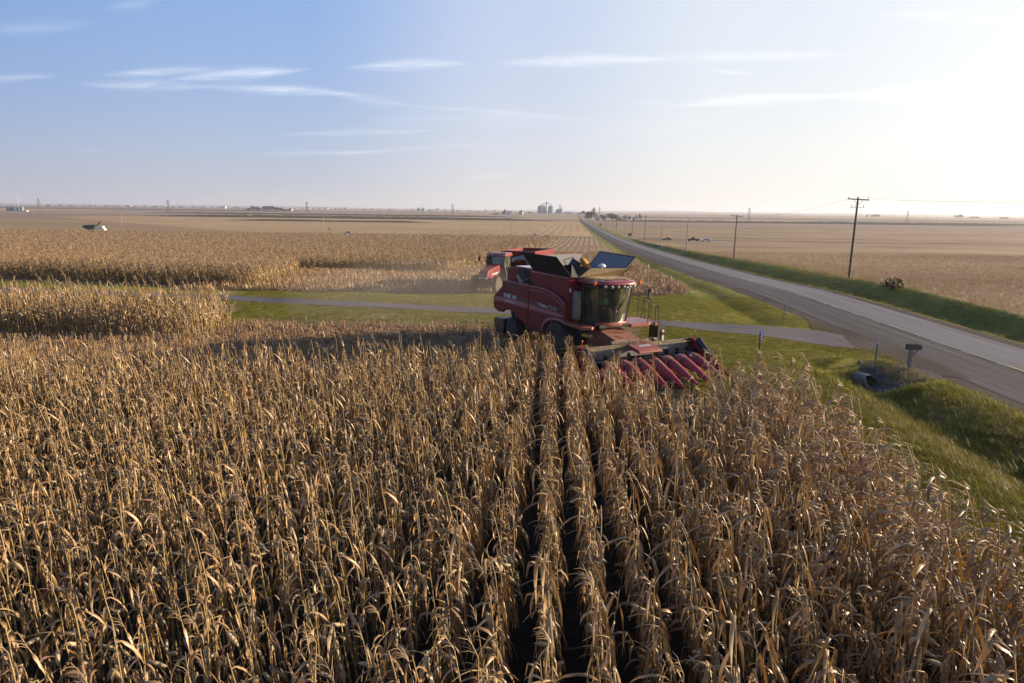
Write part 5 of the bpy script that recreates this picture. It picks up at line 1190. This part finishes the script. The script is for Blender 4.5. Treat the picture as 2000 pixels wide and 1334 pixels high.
for (px, py, h, lab) in ((1709, 712, 1.22, 'thin grey marker post standing beside the culvert mouth'), (1530, 627, 1.35, 'thin pale marker post at the grass tip by the driveway entrance')):
    p = ground_at(px, py); T = empty('marker_post', p, 0, lab, 'marker post'); MB().span(-.035, .035, -.02, .02, -.2, h).build('post', M_STEEL if px > 1600 else M_WOODPALE, T); MB().span(-.04, .04, -.026, -.02, h - .16, h - .04).build('reflector', M_WHITEP, T)
def culvert():
    p = Vector((16.95, 31.7, 0)); p.z = H(p.x, 31.2) - .04; T = empty('culvert', p, R(-80), 'round metal culvert mouth, cut on a slant, opening in the gravel ditch', 'culvert')
    b = MB(); n = 24; vs = []
    for (r_, off) in ((.36, 0), (.33, 0)):
        for i in range(n):
            t = 2 * math.pi * i / n; z = .34 + r_ * math.sin(t); y = r_ * math.cos(t); x = .95 - z * 1.25; vs.append((x, y, z)); 
        for i in range(n):
            t = 2 * math.pi * i / n; vs.append((-.8, r_ * math.cos(t), .34 + r_ * math.sin(t) - .05))
    b.add(vs, [(i, (i + 1) % n, n + (i + 1) % n, n + i) for i in range(n)] + [(2 * n + i, 2 * n + (i + 1) % n, 3 * n + (i + 1) % n, 3 * n + i) for i in range(n)] + [(i, (i + 1) % n, 2 * n + (i + 1) % n, 2 * n + i) for i in range(n)])
    b.build('pipe', M_CONC, T, 40); MB().lathe((-.75, 0, .29), (1, 0, 0), [(0, .33), (.01, .001)], 16).build('shade_disc', M_MESHBLK, T)  # black disc stands in for the shade deep in the pipe
    b = MB(); n = 20; vs = []
    for i in range(n + 1):
        a = math.pi * i / n; vs += [(-.35 - 2.4 * 0, .0, .0)]
culvert()
# bush at the corner of the bean field
def bush(p, r_, mat, label, cat='bush', n=420, name='bush', leaf_s=.16, zs=1.0):
    r = random.Random(int(p[0] * 10)); T = empty(name, p, 0, label, cat); b = MB()
    for k in range(n):
        d = Vector((r.gauss(0, 1), r.gauss(0, 1), abs(r.gauss(0, 1)) * .9)).normalized() * r_ * r.random() ** .4; d.z = d.z * zs + .25; s = leaf_s * r.uniform(.5, 1.3)
        q = [Vector((r.uniform(-1, 1), r.uniform(-1, 1), r.uniform(-1, 1))) * s for _ in range(3)]; b.quad([d + q[0], d + q[1], d + q[2]])
    b.build('foliage', mat, T)
    s = MB()
    for k in range(7): a = r.uniform(0, 6.28); s.tube([(0, 0, -.1), (math.cos(a) * r_ * .4, math.sin(a) * r_ * .4, r_ * zs * .8)], [.03, .01], 5)
    s.build('stems', M_WOOD, T)
M_BUSH = leaf_mat('dark_bush_leaf', [(.03, .028, .012), (.06, .05, .02), (.10, .08, .035)], .1)
bush(ground_at(1743, 566), 1.0, M_BUSH, 'small dark bush at the corner of the bean field right of the nearest pole')

# far signs
p = ground_at(644, 457); T = empty('road_sign', p, 0, 'white diamond sign on a post beside the crossroad, left of the blue car', 'sign')
MB().tube([(0, 0, 0), (0, 0, 2.0)], .06, 6).build('post', M_STEEL, T); d = 1.15; MB().prism([(0, 1.7), (d, 2.9), (0, 4.1), (-d, 2.9)], -.04, .04).build('sign_plate', M_WHITEP, T)
p = ground_at(1229.5, 466); T = empty('road_sign', p, 0, 'brown roadside sign seen from behind, on the verge right of the road', 'sign')
MB().tube([(0, 0, 0), (0, 0, 2.0)], .07, 6).build('post', M_WOOD, T); MB().prism([(-.95, 1.7), (-1.1, 2.7), (1.0, 2.9), (.9, 1.9), (.2, 1.1)], -.04, .04).build('sign_plate', M_WOOD, T)
p = ground_at(1172.5, 444); T = empty('road_sign', p, 0, 'orange diamond road work sign on the verge beside the far road', 'sign')
MB().tube([(0, 0, 0), (0, 0, 1.5)], .1, 6).build('post', M_STEEL, T); MB().prism([(0, .8), (1.7, 2.5), (0, 4.2), (-1.7, 2.5)], -.06, .06).build('sign_plate', M_ORANGE, T)

# ------------------------------------------------------------------ far vehicles
def car(p, rz, body, label, kind='sedan', cat='car'):
    T = empty('parked_car' if kind == 'sedan' else 'pickup_truck', p, rz, label, cat); W = .9
    if kind == 'sedan':
        low = [(-2.3, .35), (-2.35, .85), (-1.9, 1.0), (1.0, 1.0), (2.2, .82), (2.3, .35)]; gh = [(-1.75, .98), (-1.1, 1.45), (.25, 1.45), (1.05, .98)]
    else:
        low = [(-2.85, .5), (-2.9, 1.2), (-.75, 1.2), (-.7, 1.22), (1.2, 1.22), (2.7, 1.12), (2.85, .5)]; gh = [(-.7, 1.2), (-.6, 1.85), (.55, 1.85), (1.25, 1.2)]
    bd = MB().prism(low, -W, W).build('body', body, T, bevel=.09)
    MB().prism([(a * .985 + .005, z) for a, z in gh], -W * .86, W * .86).build('windows', M_WINDOW, bd, bevel=.05); top = gh[1][1]
    MB().prism([(gh[1][0] - .08, top - .05), (gh[1][0] + .05, top + .04), (gh[2][0], top + .04), (gh[2][0] + .1, top - .05)], -W * .84, W * .84).build('roof', body, bd, bevel=.03)
    r_ = .33 if kind == 'sedan' else .40
    for x in (low[0][0] * .64, -low[0][0] * .64):
        for s in (-1, 1): 
            w = MB().lathe((x, W * s, r_), (0, s, 0), [(-.2, r_ * .6), (-.2, r_), (.02, r_), (.03, r_ * .62)], 16).build('wheel', M_RUB, T, 40); MB().lathe((x, W * s, r_), (0, s, 0), [(0, r_ * .6), (.02, r_ * .5), (.03, .001)], 12).build('rim', M_STEEL, w, 40)
    return T
M_CARBLUE = plain('light_blue_car_paint', (.38, .44, .62), .3, .2); M_CARWHITE = plain('white_car_paint', (.72, .74, .80), .3); M_CARRED = plain('dark_red_car_paint', (.14, .006, .012), .35); M_CARGREY = plain('grey_car_paint', (.16, .17, .16), .4); M_CARDRED = plain('maroon_car_paint', (.10, .008, .02), .35)
car(ground_at(679, 457), R(180), M_CARBLUE, 'light blue sedan on the crossroad just right of the diamond sign')
car(ground_at(1045, 464), R(180), M_CARWHITE, 'white pickup on the crossroad, followed by the red car', 'pickup', 'pickup truck')
car(ground_at(1068.5, 464.5), R(0), M_CARRED, 'dark red hatchback on the crossroad behind the white pickup')
car(ground_at(1353.5, 471), R(180), M_CARDRED, 'maroon pickup on the crossroad beyond the road, right of the pale pole', 'pickup', 'pickup truck')
car(ground_at(1377.5, 472), R(180), M_CARWHITE, 'white sedan on the crossroad to the right of the maroon pickup')
car(ground_at(1302, 469.5), R(180), M_CARGREY, 'dark grey sedan on the crossroad between the two pale poles')
car(ground_at(1205, 440.5), R(180), M_CARWHITE, 'white pickup parked far off in the field below the farmstead', 'pickup', 'pickup truck')
# green grain cart and white truck half sunk behind the corn at the far left
p = at_y(169, 440, 372); z0 = zy(372)
T = empty('grain_cart', (p.x, 376, z0), 0, 'dark green grain cart with raised auger spout behind the far left corn', 'grain cart')
MB().prism([(-4.2, 2.5), (-3.4, 3.4), (-2.8, 3.6), (2.4, 3.9), (2.7, 3.3), (1.4, 1.6), (-1.8, 1.4)], -1.4, 1.4).build('hopper', M_DKGREEN, T, bevel=.05); MB().tube([(1.8, 0, 2.5), (3.3, 0, 3.4), (5.2, 0, 5.4), (5.8, 0, 5.3)], [.25, .28, .3, .25], 10).build('auger', M_DKGREEN, T, 40); wheel(T, 'wheel', (-.2, 1.2, .9), .9, .6, .4, M_RIM, 14); wheel(T, 'wheel', (-.2, -1.2, .9), .9, .6, .4, M_RIM, 14)
T = empty('farm_truck', (at_y(196, 440, 372).x, 372, z0), 0, 'white truck parked beside the green grain cart behind the far left corn', 'truck')
tb = MB().span(-2.2, .6, -1.2, 1.2, 1.1, 3.2).build('cargo_box', M_WHITEP, T, bevel=.05); MB().prism([(.7, .8), (.7, 3.3), (1.5, 3.3), (2.0, 2.1), (2.6, 1.9), (2.7, .8)], -1.1, 1.1).build('cab', M_WHITEP, T, bevel=.08)
for x in (-1.4, 1.9):
    for s in (-1, 1): MB().lathe((x, 1.1 * s, .5), (0, s, 0), [(-.3, .3), (-.3, .5), (.03, .5), (.04, .1)], 14).build('wheel', M_RUB, T, 40)

# ------------------------------------------------------------------ far farm buildings, bins, towers, turbines, trees
def gbin(parent, x, y, z, r_, h, roof=.32, name='bin'):
    b = MB(); prof = []; k = 12
    for i in range(k + 1): prof += [(h * i / k, r_), (h * i / k + h / k * .5, r_ * 1.006)] if i < k else [(h, r_)]
    o = b.lathe((x, y, z), (0, 0, 1), prof, 24).build(name, M_STEEL, parent, 40)
    MB().lathe((x, y, z + h), (0, 0, 1), [(0, r_ * 1.03), (r_ * roof * 1.5, r_ * .22), (r_ * roof * 1.9, r_ * .10), (r_ * roof * 2.0, r_ * .1), (r_ * roof * 2.0, .001)], 24).build('roof', M_STEEL, o, 40); return o
def hz_at(px, y): d = ray(px, 420); return d[0] / d[1] * y
def elevator():
    Y = 2620.0; m = Y / 1333 * 1.0; z = zy(Y) - .5; X = lambda px: hz_at(px, Y)
    T = empty('grain_elevator', (X(1072), Y, z), 0, 'grain elevator with big steel bins and a tall central leg on the horizon', 'grain elevator'); x0 = X(1072)
    gbin(T, X(1056) - x0, 0, 0, 6.1 * m, 12.5 * m); gbin(T, X(1062) - x0, 25, 0, 6.0 * m, 13 * m)
    gbin(T, X(1075.5) - x0, 0, 0, 5.2 * m, 13 * m); gbin(T, X(1079) - x0, 25, 0, 4.0 * m, 12 * m)
    b = MB(); b.span(X(1066) - x0, X(1067.6) - x0, -3, 3, 0, 20 * m).span(X(1065.6) - x0, X(1068.2) - x0, -3, 3, 20 * m, 22.5 * m)
    lg = b.build('leg_tower', M_STEEL, T); b = MB(); b.bar((X(1058) - x0, 0, 18.5 * m), (X(1076) - x0, 0, 18.5 * m), 2, 2).bar((X(1058) - x0, 0, 18.5 * m), (X(1057) - x0, 0, 17 * m), 1.5); b.build('conveyor_bridge', M_STEEL, lg)
    T = empty('grain_elevator', (X(1093), Y, z), 0, 'cluster of small dark grey bins with thin stacks right of the tall elevator', 'grain elevator'); x0 = X(1093)
    for px, r_, h in ((1087.5, 2.2, 6.5), (1090.5, 2.4, 8), (1094, 2.2, 8.5), (1097.5, 2.4, 9), (1099, 1.8, 8.5)): gbin(T, X(px) - x0, (px * 7 % 5) * 4, 0, r_ * m, h * m)
    b = MB()
    for px, h in ((1092.4, 19.5), (1094.6, 16), (1096.6, 16.5)): b.tube([(X(px) - x0, 0, 0), (X(px) - x0, 0, h * m)], .45 * m, 8)
    b.build('stacks', M_STEEL, T)
    for (a, c, h, lab, mt) in ((1080, 1087, 1.6, 'long low pale shed in front of the grain elevator', M_BARNBLUE), (1098.5, 1116, 3.2, 'long pale blue warehouse right of the grain bins', M_BARNBLUE), (1031, 1040, 3.0, 'pale shed left of the grain elevator on the horizon', M_BARNBLUE)):
        shed(X((a + c) / 2), Y - 40, z, (X(c) - X(a)), 25, h * m, mt, lab)
def shed(x, y, z, w, d, h, mat, label, name='shed', rf=None, door=True, rz=0):
    T = empty(name, (x, y, z), rz, label, name.replace('_', ' ')); e = h * .65
    MB().span(-w / 2, w / 2, -d / 2, d / 2, -.5, e).prism([(-d / 2, e), (d / 2, e), (0, h)], -w / 2, w / 2, 'x').build('wall', mat, T)
    b = MB()
    for s in (-1, 1): b.hexa([(-w / 2 - .3, s * (d / 2 + .3), e - .1), (w / 2 + .3, s * (d / 2 + .3), e - .1), (w / 2 + .3, 0, h), (-w / 2 - .3, 0, h), (-w / 2 - .3, s * (d / 2 + .3), e + .2), (w / 2 + .3, s * (d / 2 + .3), e + .2), (w / 2 + .3, 0, h + .3), (-w / 2 - .3, 0, h + .3)])
    b.build('roof', rf or M_ROOF, T)
    if door: MB().span(-w * .12, w * .12, -d / 2 - .06, -d / 2, -.4, e * .8).build('door', M_WINDOW, T)
elevator()
def leftbins():
    Y = 1500.0; z = zy(Y); m = Y / 1333
    for px, r_, h, lab in ((19, 4.2, 8.5, 'wide blue-grey bin, leftmost of the bins at the left edge'), (27, 3.2, 8.5, 'blue-grey bin, second of the bins at the left edge'), (35.5, 2.0, 9, 'narrow sunlit bin in the middle of the bins at the left edge'), (44.5, 2.9, 9.0, 'white sunlit bin, rightmost of the bins at the left edge')):
        T = empty('grain_bin', (hz_at(px, Y), Y, z), 0, lab, 'grain bin'); gbin(T, 0, 0, 0, r_ * m, h * m * .9, .2, 'bin_wall')
    shed(hz_at(52, Y), Y, z, 6 * m, 8, 1.6 * m, M_WHITEP, 'small white shed right of the bins at the left edge')
leftbins()
Y = 2050.0; m = Y / 1333
shed(hz_at(993, Y), Y, zy(Y), 13 * m, 12, 6.3 * m, M_WHITEP, 'white barn with grey roof beside a dark tree', 'barn'); shed(hz_at(970, Y), Y - 30, zy(Y), 11 * m, 12, 3.0 * m, M_RED_DUSTY, 'low brown shed left of the white barn', rf=plain('brown_roof', (.12, .08, .07), .8))
T = empty('grain_bin', (hz_at(1017.5, Y), Y - 20, zy(Y) - 1), 0, 'lone steel bin with pointed roof right of the white barn', 'grain bin'); gbin(T, 0, 0, 0, 4.4 * m, 6.3 * m, .4, 'bin_wall')
Y = 3600.0; m = Y / 1333
for px, lab in ((817.5, 'left one of two far bins on the horizon left of the barn'), (828, 'right one of two far bins on the horizon left of the barn')):
    T = empty('grain_bin', (hz_at(px, Y), Y, zy(Y)), 0, lab, 'grain bin'); gbin(T, 0, 0, 0, 2.8 * m, 5.6 * m, .3, 'bin_wall')
T = empty('mast', (hz_at(823.5, Y), Y, zy(Y)), 0, 'thin mast between the two far bins', 'mast'); MB().tube([(0, 0, 0), (0, 0, 14 * m)], .35 * m, 6).build('mast_pole', M_LATT, T)
Y = 1250.0; m = Y / 1333; z = zy(Y)
shed(hz_at(1167, Y), Y, z, 7.5 * m, 10, 6.5 * m, M_BARNBLUE, 'pale blue farmhouse among the trees right of the far road', 'farmhouse')
shed(hz_at(1181, Y), Y + 8, z, 5.5 * m, 9, 4.2 * m, M_BARNBLUE, 'pale blue shed between two dark trees right of the far road')
shed(hz_at(1223.5, Y), Y + 15, z, 7 * m, 8, 2.4 * m, M_WHITEP, 'low white shed right of the dark hedge at the farmstead')
shed(hz_at(1244, Y), Y, z, 9 * m, 8, 2.4 * m, M_WHITEP, 'low white shed at the right end of the farmstead')
shed(hz_at(1963, 2600), 2600, zy(2600), 22, 12, 8, M_WHITEP, 'small white shed on the horizon near the right edge')
shed(hz_at(568.5, 2300), 2300, zy(2300), 9, 9, 9, M_WHITEP, 'small white house at the right end of the far grove', 'house')
shed(hz_at(521, 2300), 2280, zy(2300), 7, 7, 5, M_RED_DUSTY, 'small red shed in front of the far grove')
for k, (px, Y, w) in enumerate(((438, 4000, 40), (603, 5200, 50), (638, 5000, 40), (675, 4200, 36), (855, 4200, 40), (252, 6500, 90), (322, 5500, 50))):
    shed(hz_at(px, Y), Y, zy(Y), w * .6, 20, 14, M_WHITEP, 'tiny white farm building among the fields far off on the left', 'far_building', door=False); bpy.context.scene.collection.objects
for o in list(C.objects):
    if o.get('label', '').startswith('tiny white farm'): o['group'] = 'tiny far farm buildings'

def lattice(px, Y, top_px, lab):
    z = zy(Y); x = hz_at(px, Y); base_py = None; hgt = 24.0
    T = empty('transmission_tower', (x, Y, z), 0, lab, 'transmission tower', 'transmission towers crossing the fields'); b = MB(); w0, w1 = 2.6, .7; t_ = .17
    C4 = lambda z_, s, q: (s * (w0 + (w1 - w0) * min(1, z_ / 18)), q * (w0 + (w1 - w0) * min(1, z_ / 18)), z_)
    lv = [0, 4.5, 8.5, 12, 15, 18, 21, 24]
    for s in (-1, 1):
        for q in (-1, 1): b.bar(C4(0, s, q), C4(24, s, q), t_)
    for i in range(len(lv) - 1):
        for q in (-1, 1):
            b.bar(C4(lv[i], -1, q), C4(lv[i + 1], 1, q), t_ * .7); b.bar(C4(lv[i], 1, q), C4(lv[i + 1], -1, q), t_ * .7); b.bar(C4(lv[i], q, -1), C4(lv[i + 1], q, 1), t_ * .7)
    b.build('lattice', M_LATT, T); b = MB()
    for zz, L_ in ((17, 3.2), (20.5, 3.2), (23.5, 2.4)): b.bar((-L_, 0, zz), (L_, 0, zz), t_)
    b.build('crossarms', M_LATT, T); return T
for px, Y, lab in ((78, 985, 'far lattice tower just right of the bins at the left edge'), (330, 990, 'far lattice tower between the left bins and the dark grove'), (600, 1005, 'far lattice tower right of the dark grove'), (884, 1035, 'far lattice tower left of the white barn'), (1170.5, 1300, 'far lattice tower rising behind the farmstead'), (1463, 1105, 'far lattice tower between the two nearest utility poles'), (1773, 1250, 'faint far lattice tower right of the nearest utility pole')):
    lattice(px, Y, 0, lab)
def turbine(px, Y, ang, lab, hub=78, blades=3):
    x = hz_at(px, Y); z = zy(Y); T = empty('wind_turbine', (x, Y, z), 0, lab, 'wind turbine', 'wind turbines on the horizon')
    MB().lathe((0, 0, 0), (0, 0, 1), [(0, 3.2), (hub, 2.0), (hub + .5, .001)], 10).build('tower', M_WHITEP, T, 40)
    n = MB().box((0, 0, hub + 1), (4, 11, 4)).build('nacelle', M_WHITEP, T, bevel=.5)
    for k in range(blades):
        a = R(ang + 120 * k); d = Vector((math.sin(a), 0, math.cos(a))); p0 = Vector((0, -6.5, hub + 1)); b = MB(); b.tube([p0, p0 + d * 6, p0 + d * 12, p0 + d * 42], [1.3, 1.6, 2.0, .6], 6); b.build('blade', M_WHITEP, T, 40)
for px, Y, ang, lab in ((39, 7600, 30, 'nearest white wind turbine, above the bins at the left edge'), (86.5, 8800, 75, 'second white wind turbine from the left'), (142, 9400, 0, 'third white wind turbine from the left'), (367, 8600, 95, 'left one of the close pair of wind turbines'), (370, 9300, 20, 'right one of the close pair of wind turbines'), (425.5, 9400, 60, 'white wind turbine standing alone right of the close pair'), (456.5, 12000, 10, 'faintest wind turbine, rightmost of the row')):
    turbine(px, Y, ang, lab)

# trees: trunk, limbs and a crown of leaf clumps; several kinds, shared meshes
M_CROWN = leaf_mat('autumn_crown', [(.035, .030, .018), (.065, .05, .028), (.10, .075, .04)], .1)
M_CROWNR = leaf_mat('red_brown_crown', [(.06, .028, .018), (.10, .045, .025), (.14, .07, .035)], .1)
M_TWIG = plain('bare_twigs', (.16, .125, .11), .9)
def tree_meshes(seed, kind):
    r = random.Random(seed); t = MB(); c = MB(); Hh = 10.0
    t.tube([(0, 0, -.3), (.1, 0, 2.2), (.0, .1, 5.5), (.1, 0, 8)], [.35, .26, .15, .05], 7); tips = []
    for k in range(14 if kind == 'bare' else 9):
        a = r.uniform(0, 6.28); z0 = r.uniform(1.8, 5.5); q = Vector((math.cos(a) * r.uniform(1.8, 3.6), math.sin(a) * r.uniform(1.8, 3.6), z0 + r.uniform(1.5, 4))); m_ = Vector((q.x * .4, q.y * .4, z0 + 1)); t.tube([(0, 0, z0), m_, q], [.13, .08, .03], 5); tips.append(q)
    if kind == 'bare':
        for k in range(420):
            q = r.choice(tips) + Vector((r.gauss(0, .9), r.gauss(0, .9), r.gauss(.4, .8))); d = Vector((r.gauss(0, .6), r.gauss(0, .6), r.uniform(.3, 1.4))); c.tube([q - d, q + d * .4], [.07, .03], 3, cap=False)
    else:
        cl = [(q, r.uniform(1.0, 1.7)) for q in tips] + [(Vector((r.gauss(0, 1.1), r.gauss(0, 1.1), r.uniform(3.5, 8.6))), r.uniform(1.0, 1.8)) for _ in range(14)]
        if kind == 'cone': cl = [(Vector((r.gauss(0, .25 * (9.5 - z)), r.gauss(0, .25 * (9.5 - z)), z)), .5 + .11 * (9.5 - z)) for z in [r.uniform(.8, 9.3) for _ in range(34)]]
        for q, s in cl:
            for k in range(85):
                d = Vector((r.gauss(0, 1), r.gauss(0, 1), r.gauss(0, .8))).normalized() * s * r.random() ** .35; e = [Vector((r.uniform(-1, 1), r.uniform(-1, 1), r.uniform(-1, 1))) * .55 for _ in range(3)]; c.quad([q + d + e[0], q + d + e[1], q + d + e[2]])
    return t, c
TM = {}
for key, kind, mat, seed in (('round', 'round', M_CROWN, 1), ('round2', 'round', M_CROWN, 2), ('red', 'round', M_CROWNR, 3), ('bare', 'bare', M_TWIG, 4), ('cone', 'cone', M_BUSH, 5)):
    t, c = tree_meshes(seed, kind); TM[key] = (t.mesh('trunk', M_WOOD), c.mesh('crown', mat))
def tree(px, Y, hpx, wpx, key, label, group=None, dz=0):
    x = hz_at(px, Y); T = empty({'round': 'tree', 'round2': 'tree', 'red': 'tree', 'bare': 'bare_tree', 'cone': 'evergreen_tree'}[key], (x, Y, zy(Y) + dz), px % 6.28, label, 'tree', group)
    hh = hpx / 1333 * Y; ww = wpx / 1333 * Y; sx = ww / 7.2 if key != 'cone' else ww / 5.0; T.scale = (sx, sx, hh / 9.8)
    for nm, me in zip(('trunk', 'crown'), TM[key]): o = bpy.data.objects.new(nm, me); C.objects.link(o); o.parent = T
r = random.Random(77)
for px in list(np.linspace(484, 563, 17)):
    tree(float(px) + r.uniform(-2, 2), 2250 + r.uniform(-40, 60), r.uniform(5.5, 9.5) if 490 < px < 552 else r.uniform(3, 5), r.uniform(7, 11), r.choice(['round', 'round2', 'red']), 'dark tree in the long far grove on the left horizon', 'trees in the long far grove')
for px, hp, wp, key, lab in ((1153, 16, 18, 'red', 'large red-brown tree left of the pale blue farmhouse'), (1158.5, 23, 9, 'bare', 'tall bare tree standing behind the red-brown tree'), (1148, 9, 6, 'round', 'small dark tree at the left foot of the red-brown tree'), (1165, 13, 3.5, 'cone', 'slim dark tree in front of the far lattice tower'), (1178.5, 10, 10, 'round2', 'dark round tree right of the farmhouse'), (1195, 13.5, 22, 'round', 'biggest dark round tree of the farmstead'), (1203, 10.5, 10, 'red', 'brown round tree touching the biggest dark tree'), (1211.5, 4.5, 11, 'cone', 'low dark hedge-like evergreen right of the brown tree'), (1221, 10, 10, 'bare', 'bare grey tree behind the low white shed'), (1229.5, 8, 5, 'red', 'small dark oval tree right of the bare grey tree'), (1238.5, 7, 4, 'cone', 'small dark cone tree left of the last shed'), (1244.5, 11, 5, 'bare', 'bare tree behind the last shed of the farmstead'), (1251.5, 13, 8, 'bare', 'bare tree at the right end of the farmstead')):
    tree(px, 1258, hp, wp, key, lab)
for px, hp, key in ((1131, 4, 'round'), (1134, 5, 'bare'), (1139.5, 7, 'round2'), (1143, 6, 'bare')): tree(px, 2300, hp, hp * 1.1, key, 'small tree beside the road where it reaches the horizon', 'trees where the road meets the horizon')
tree(986, 2070, 9, 8, 'cone', 'dark tree close to the left end of the white barn')
for px, Y, hp, wp, key, lab in ((1694, 3000, 4.5, 5, 'round', 'lone small dark tree left of the first clump on the right horizon'),): tree(px, Y, hp, wp, key, lab)
for px in (1704, 1708, 1712, 1717): tree(px, 3000, r.uniform(4, 5.5), 5, 'round2', 'dark tree in the first clump on the right horizon', 'first clump on the right horizon')
for px in (1867, 1871, 1875, 1879): tree(px, 3000, r.uniform(6, 8), 5, r.choice(['round', 'bare']), 'grey tree in the second clump on the right horizon', 'second clump on the right horizon')
for px in (1897, 1902, 1907, 1912): tree(px, 3000, r.uniform(3, 4), 5, 'round2', 'low dark tree in the third clump on the right horizon', 'third clump on the right horizon')
for px in (1956, 1962, 1968): tree(px, 3100, 3, 6, 'round', 'low tree beside the white shed near the right edge', 'trees by the white shed near the right edge')
for px in list(np.linspace(100, 480, 30)) + list(np.linspace(575, 960, 26)):
    q = float(px) + r.uniform(-6, 6); YY = r.uniform(3600, 5200); tree(q, YY, r.uniform(1.8, 3.6), r.uniform(3, 8), r.choice(['round', 'round2', 'red']), 'tiny far tree along the hazy left horizon', 'tiny trees along the left horizon')
for px in np.linspace(1300, 1990, 16): tree(float(px) + r.uniform(-15, 15), r.uniform(5000, 6500), r.uniform(1.5, 3), r.uniform(4, 9), 'round', 'tiny far tree along the hazy right horizon', 'tiny trees along the right horizon')

# ridges at the edge of sight and strips of standing crop
def ridge(name, mat, Y, x0, x1, hfn, depth, n=160):
    vs = []; b = MB()
    for i in range(n + 1):
        x = x0 + (x1 - x0) * i / n; h = hfn(i / n)
        vs += [(x, Y - depth, zy(Y - depth) - 1), (x, Y, zy(Y) + h), (x, Y + depth, zy(Y) - 2)]
    b.add(vs, [(i * 3 + q, i * 3 + q + 1, i * 3 + q + 4, i * 3 + q + 3) for i in range(n) for q in (0, 1)]); o = b.build(name, mat, None, 60); o['kind'] = 'structure'
ridge('hills', G_HILL, 9500, -9500, 800, lambda t: 14 + 16 * (1 - t) + 6 * math.sin(t * 13) + 3 * math.sin(t * 41), 1500)
ridge('hills', G_HILL, 8500, 700, 9000, lambda t: 26 * math.sin(min(1, t * 5) * math.pi / 2) * (1 - .5 * t) + 4 * math.sin(t * 17) + 2 * math.sin(t * 50), 1300)
def crop_strip(x0, x1, Y, depth, label, h=2.6):
    r = random.Random(int(Y)); n = max(20, int((x1 - x0) / 6)); b = MB(); vs = []
    for i in range(n + 1):
        x = x0 + (x1 - x0) * i / n; hh = h * r.uniform(.8, 1.12) * min(1, .15 + 6.0 * min(i, n - i) / n); z = zy(Y); vs += [(x, Y, z - .3), (x, Y + .3, z + hh), (x, Y + depth, zy(Y + depth) + hh * r.uniform(.9, 1.1)), (x, Y + depth + .5, zy(Y + depth) - .3)]
    b.add(vs, [(i * 4 + q, i * 4 + q + 1, i * 4 + q + 5, i * 4 + q + 4) for i in range(n) for q in (0, 1, 2)] + [(0, 1, 2, 3), (n * 4, n * 4 + 3, n * 4 + 2, n * 4 + 1)]); o = b.build('standing_crop_strip', M_FARCORN); tag(o, label, 'corn', None, 'stuff')
M_FARCORN = plain('far_standing_corn', (.30, .21, .12), .95, 0, .25, .8)
crop_strip(-560, 76, 1050, 10, 'long strip of uncut corn on the left, its near side dark, below the lattice tower', 3.4)
crop_strip(-800, 35, 1500, 14, 'second far strip of uncut corn, reaching nearly to the road', 3.0)
crop_strip(xc(1120) + 14, 840, 1120, 12, 'long dark-edged strip of uncut corn on the right side of the road', 3.0)
crop_strip(470, 1300, 1290, 14, 'second dark-edged strip of uncut corn on the far right', 3.0)
crop_strip(-330, -90, 790, 6, 'short thin strip of uncut corn on the left', 1.8)
crop_strip(-600, -60, 1270, 8, 'thin strip of uncut corn behind the long left strip', 2.2)

# ------------------------------------------------------------------ autumn haze over the plain
def haze():
    b = MB(); b.span(-13000, 13000, -400, 13500, -11, 150); 
    m = bpy.data.materials.new('haze_air'); m.use_nodes = True; nt = m.node_tree; nt.nodes.clear(); out = nt.nodes.new('ShaderNodeOutputMaterial'); v = nt.nodes.new('ShaderNodeVolumePrincipled')
    v.inputs['Color'].default_value = (.80, .86, .98, 1); v.inputs['Density'].default_value = 1.1e-4; v.inputs['Anisotropy'].default_value = .3; nt.links.new(v.outputs[0], out.inputs['Volume'])
    o = b.build('haze', m); tag(o, 'thin pale haze over the plain, thickest towards the horizon', 'haze', None, 'stuff')
haze()
def dust():
    m = bpy.data.materials.new('dust_air'); m.use_nodes = True; nt = m.node_tree; nt.nodes.clear(); out = nt.nodes.new('ShaderNodeOutputMaterial'); v = nt.nodes.new('ShaderNodeVolumePrincipled')
    v.inputs['Color'].default_value = (.92, .84, .74, 1); v.inputs['Density'].default_value = .0075; v.inputs['Anisotropy'].default_value = .2; nt.links.new(v.outputs[0], out.inputs['Volume'])
    b = MB()
    b.ball((-7.0, 50.5, 1.0), (9.5, 12.0, 2.6), 32, 18)
    o = b.build('dust', m, None, 60); tag(o, 'faint tan dust drifting behind the harvester towards the tractor', 'dust', None, 'stuff')
dust()
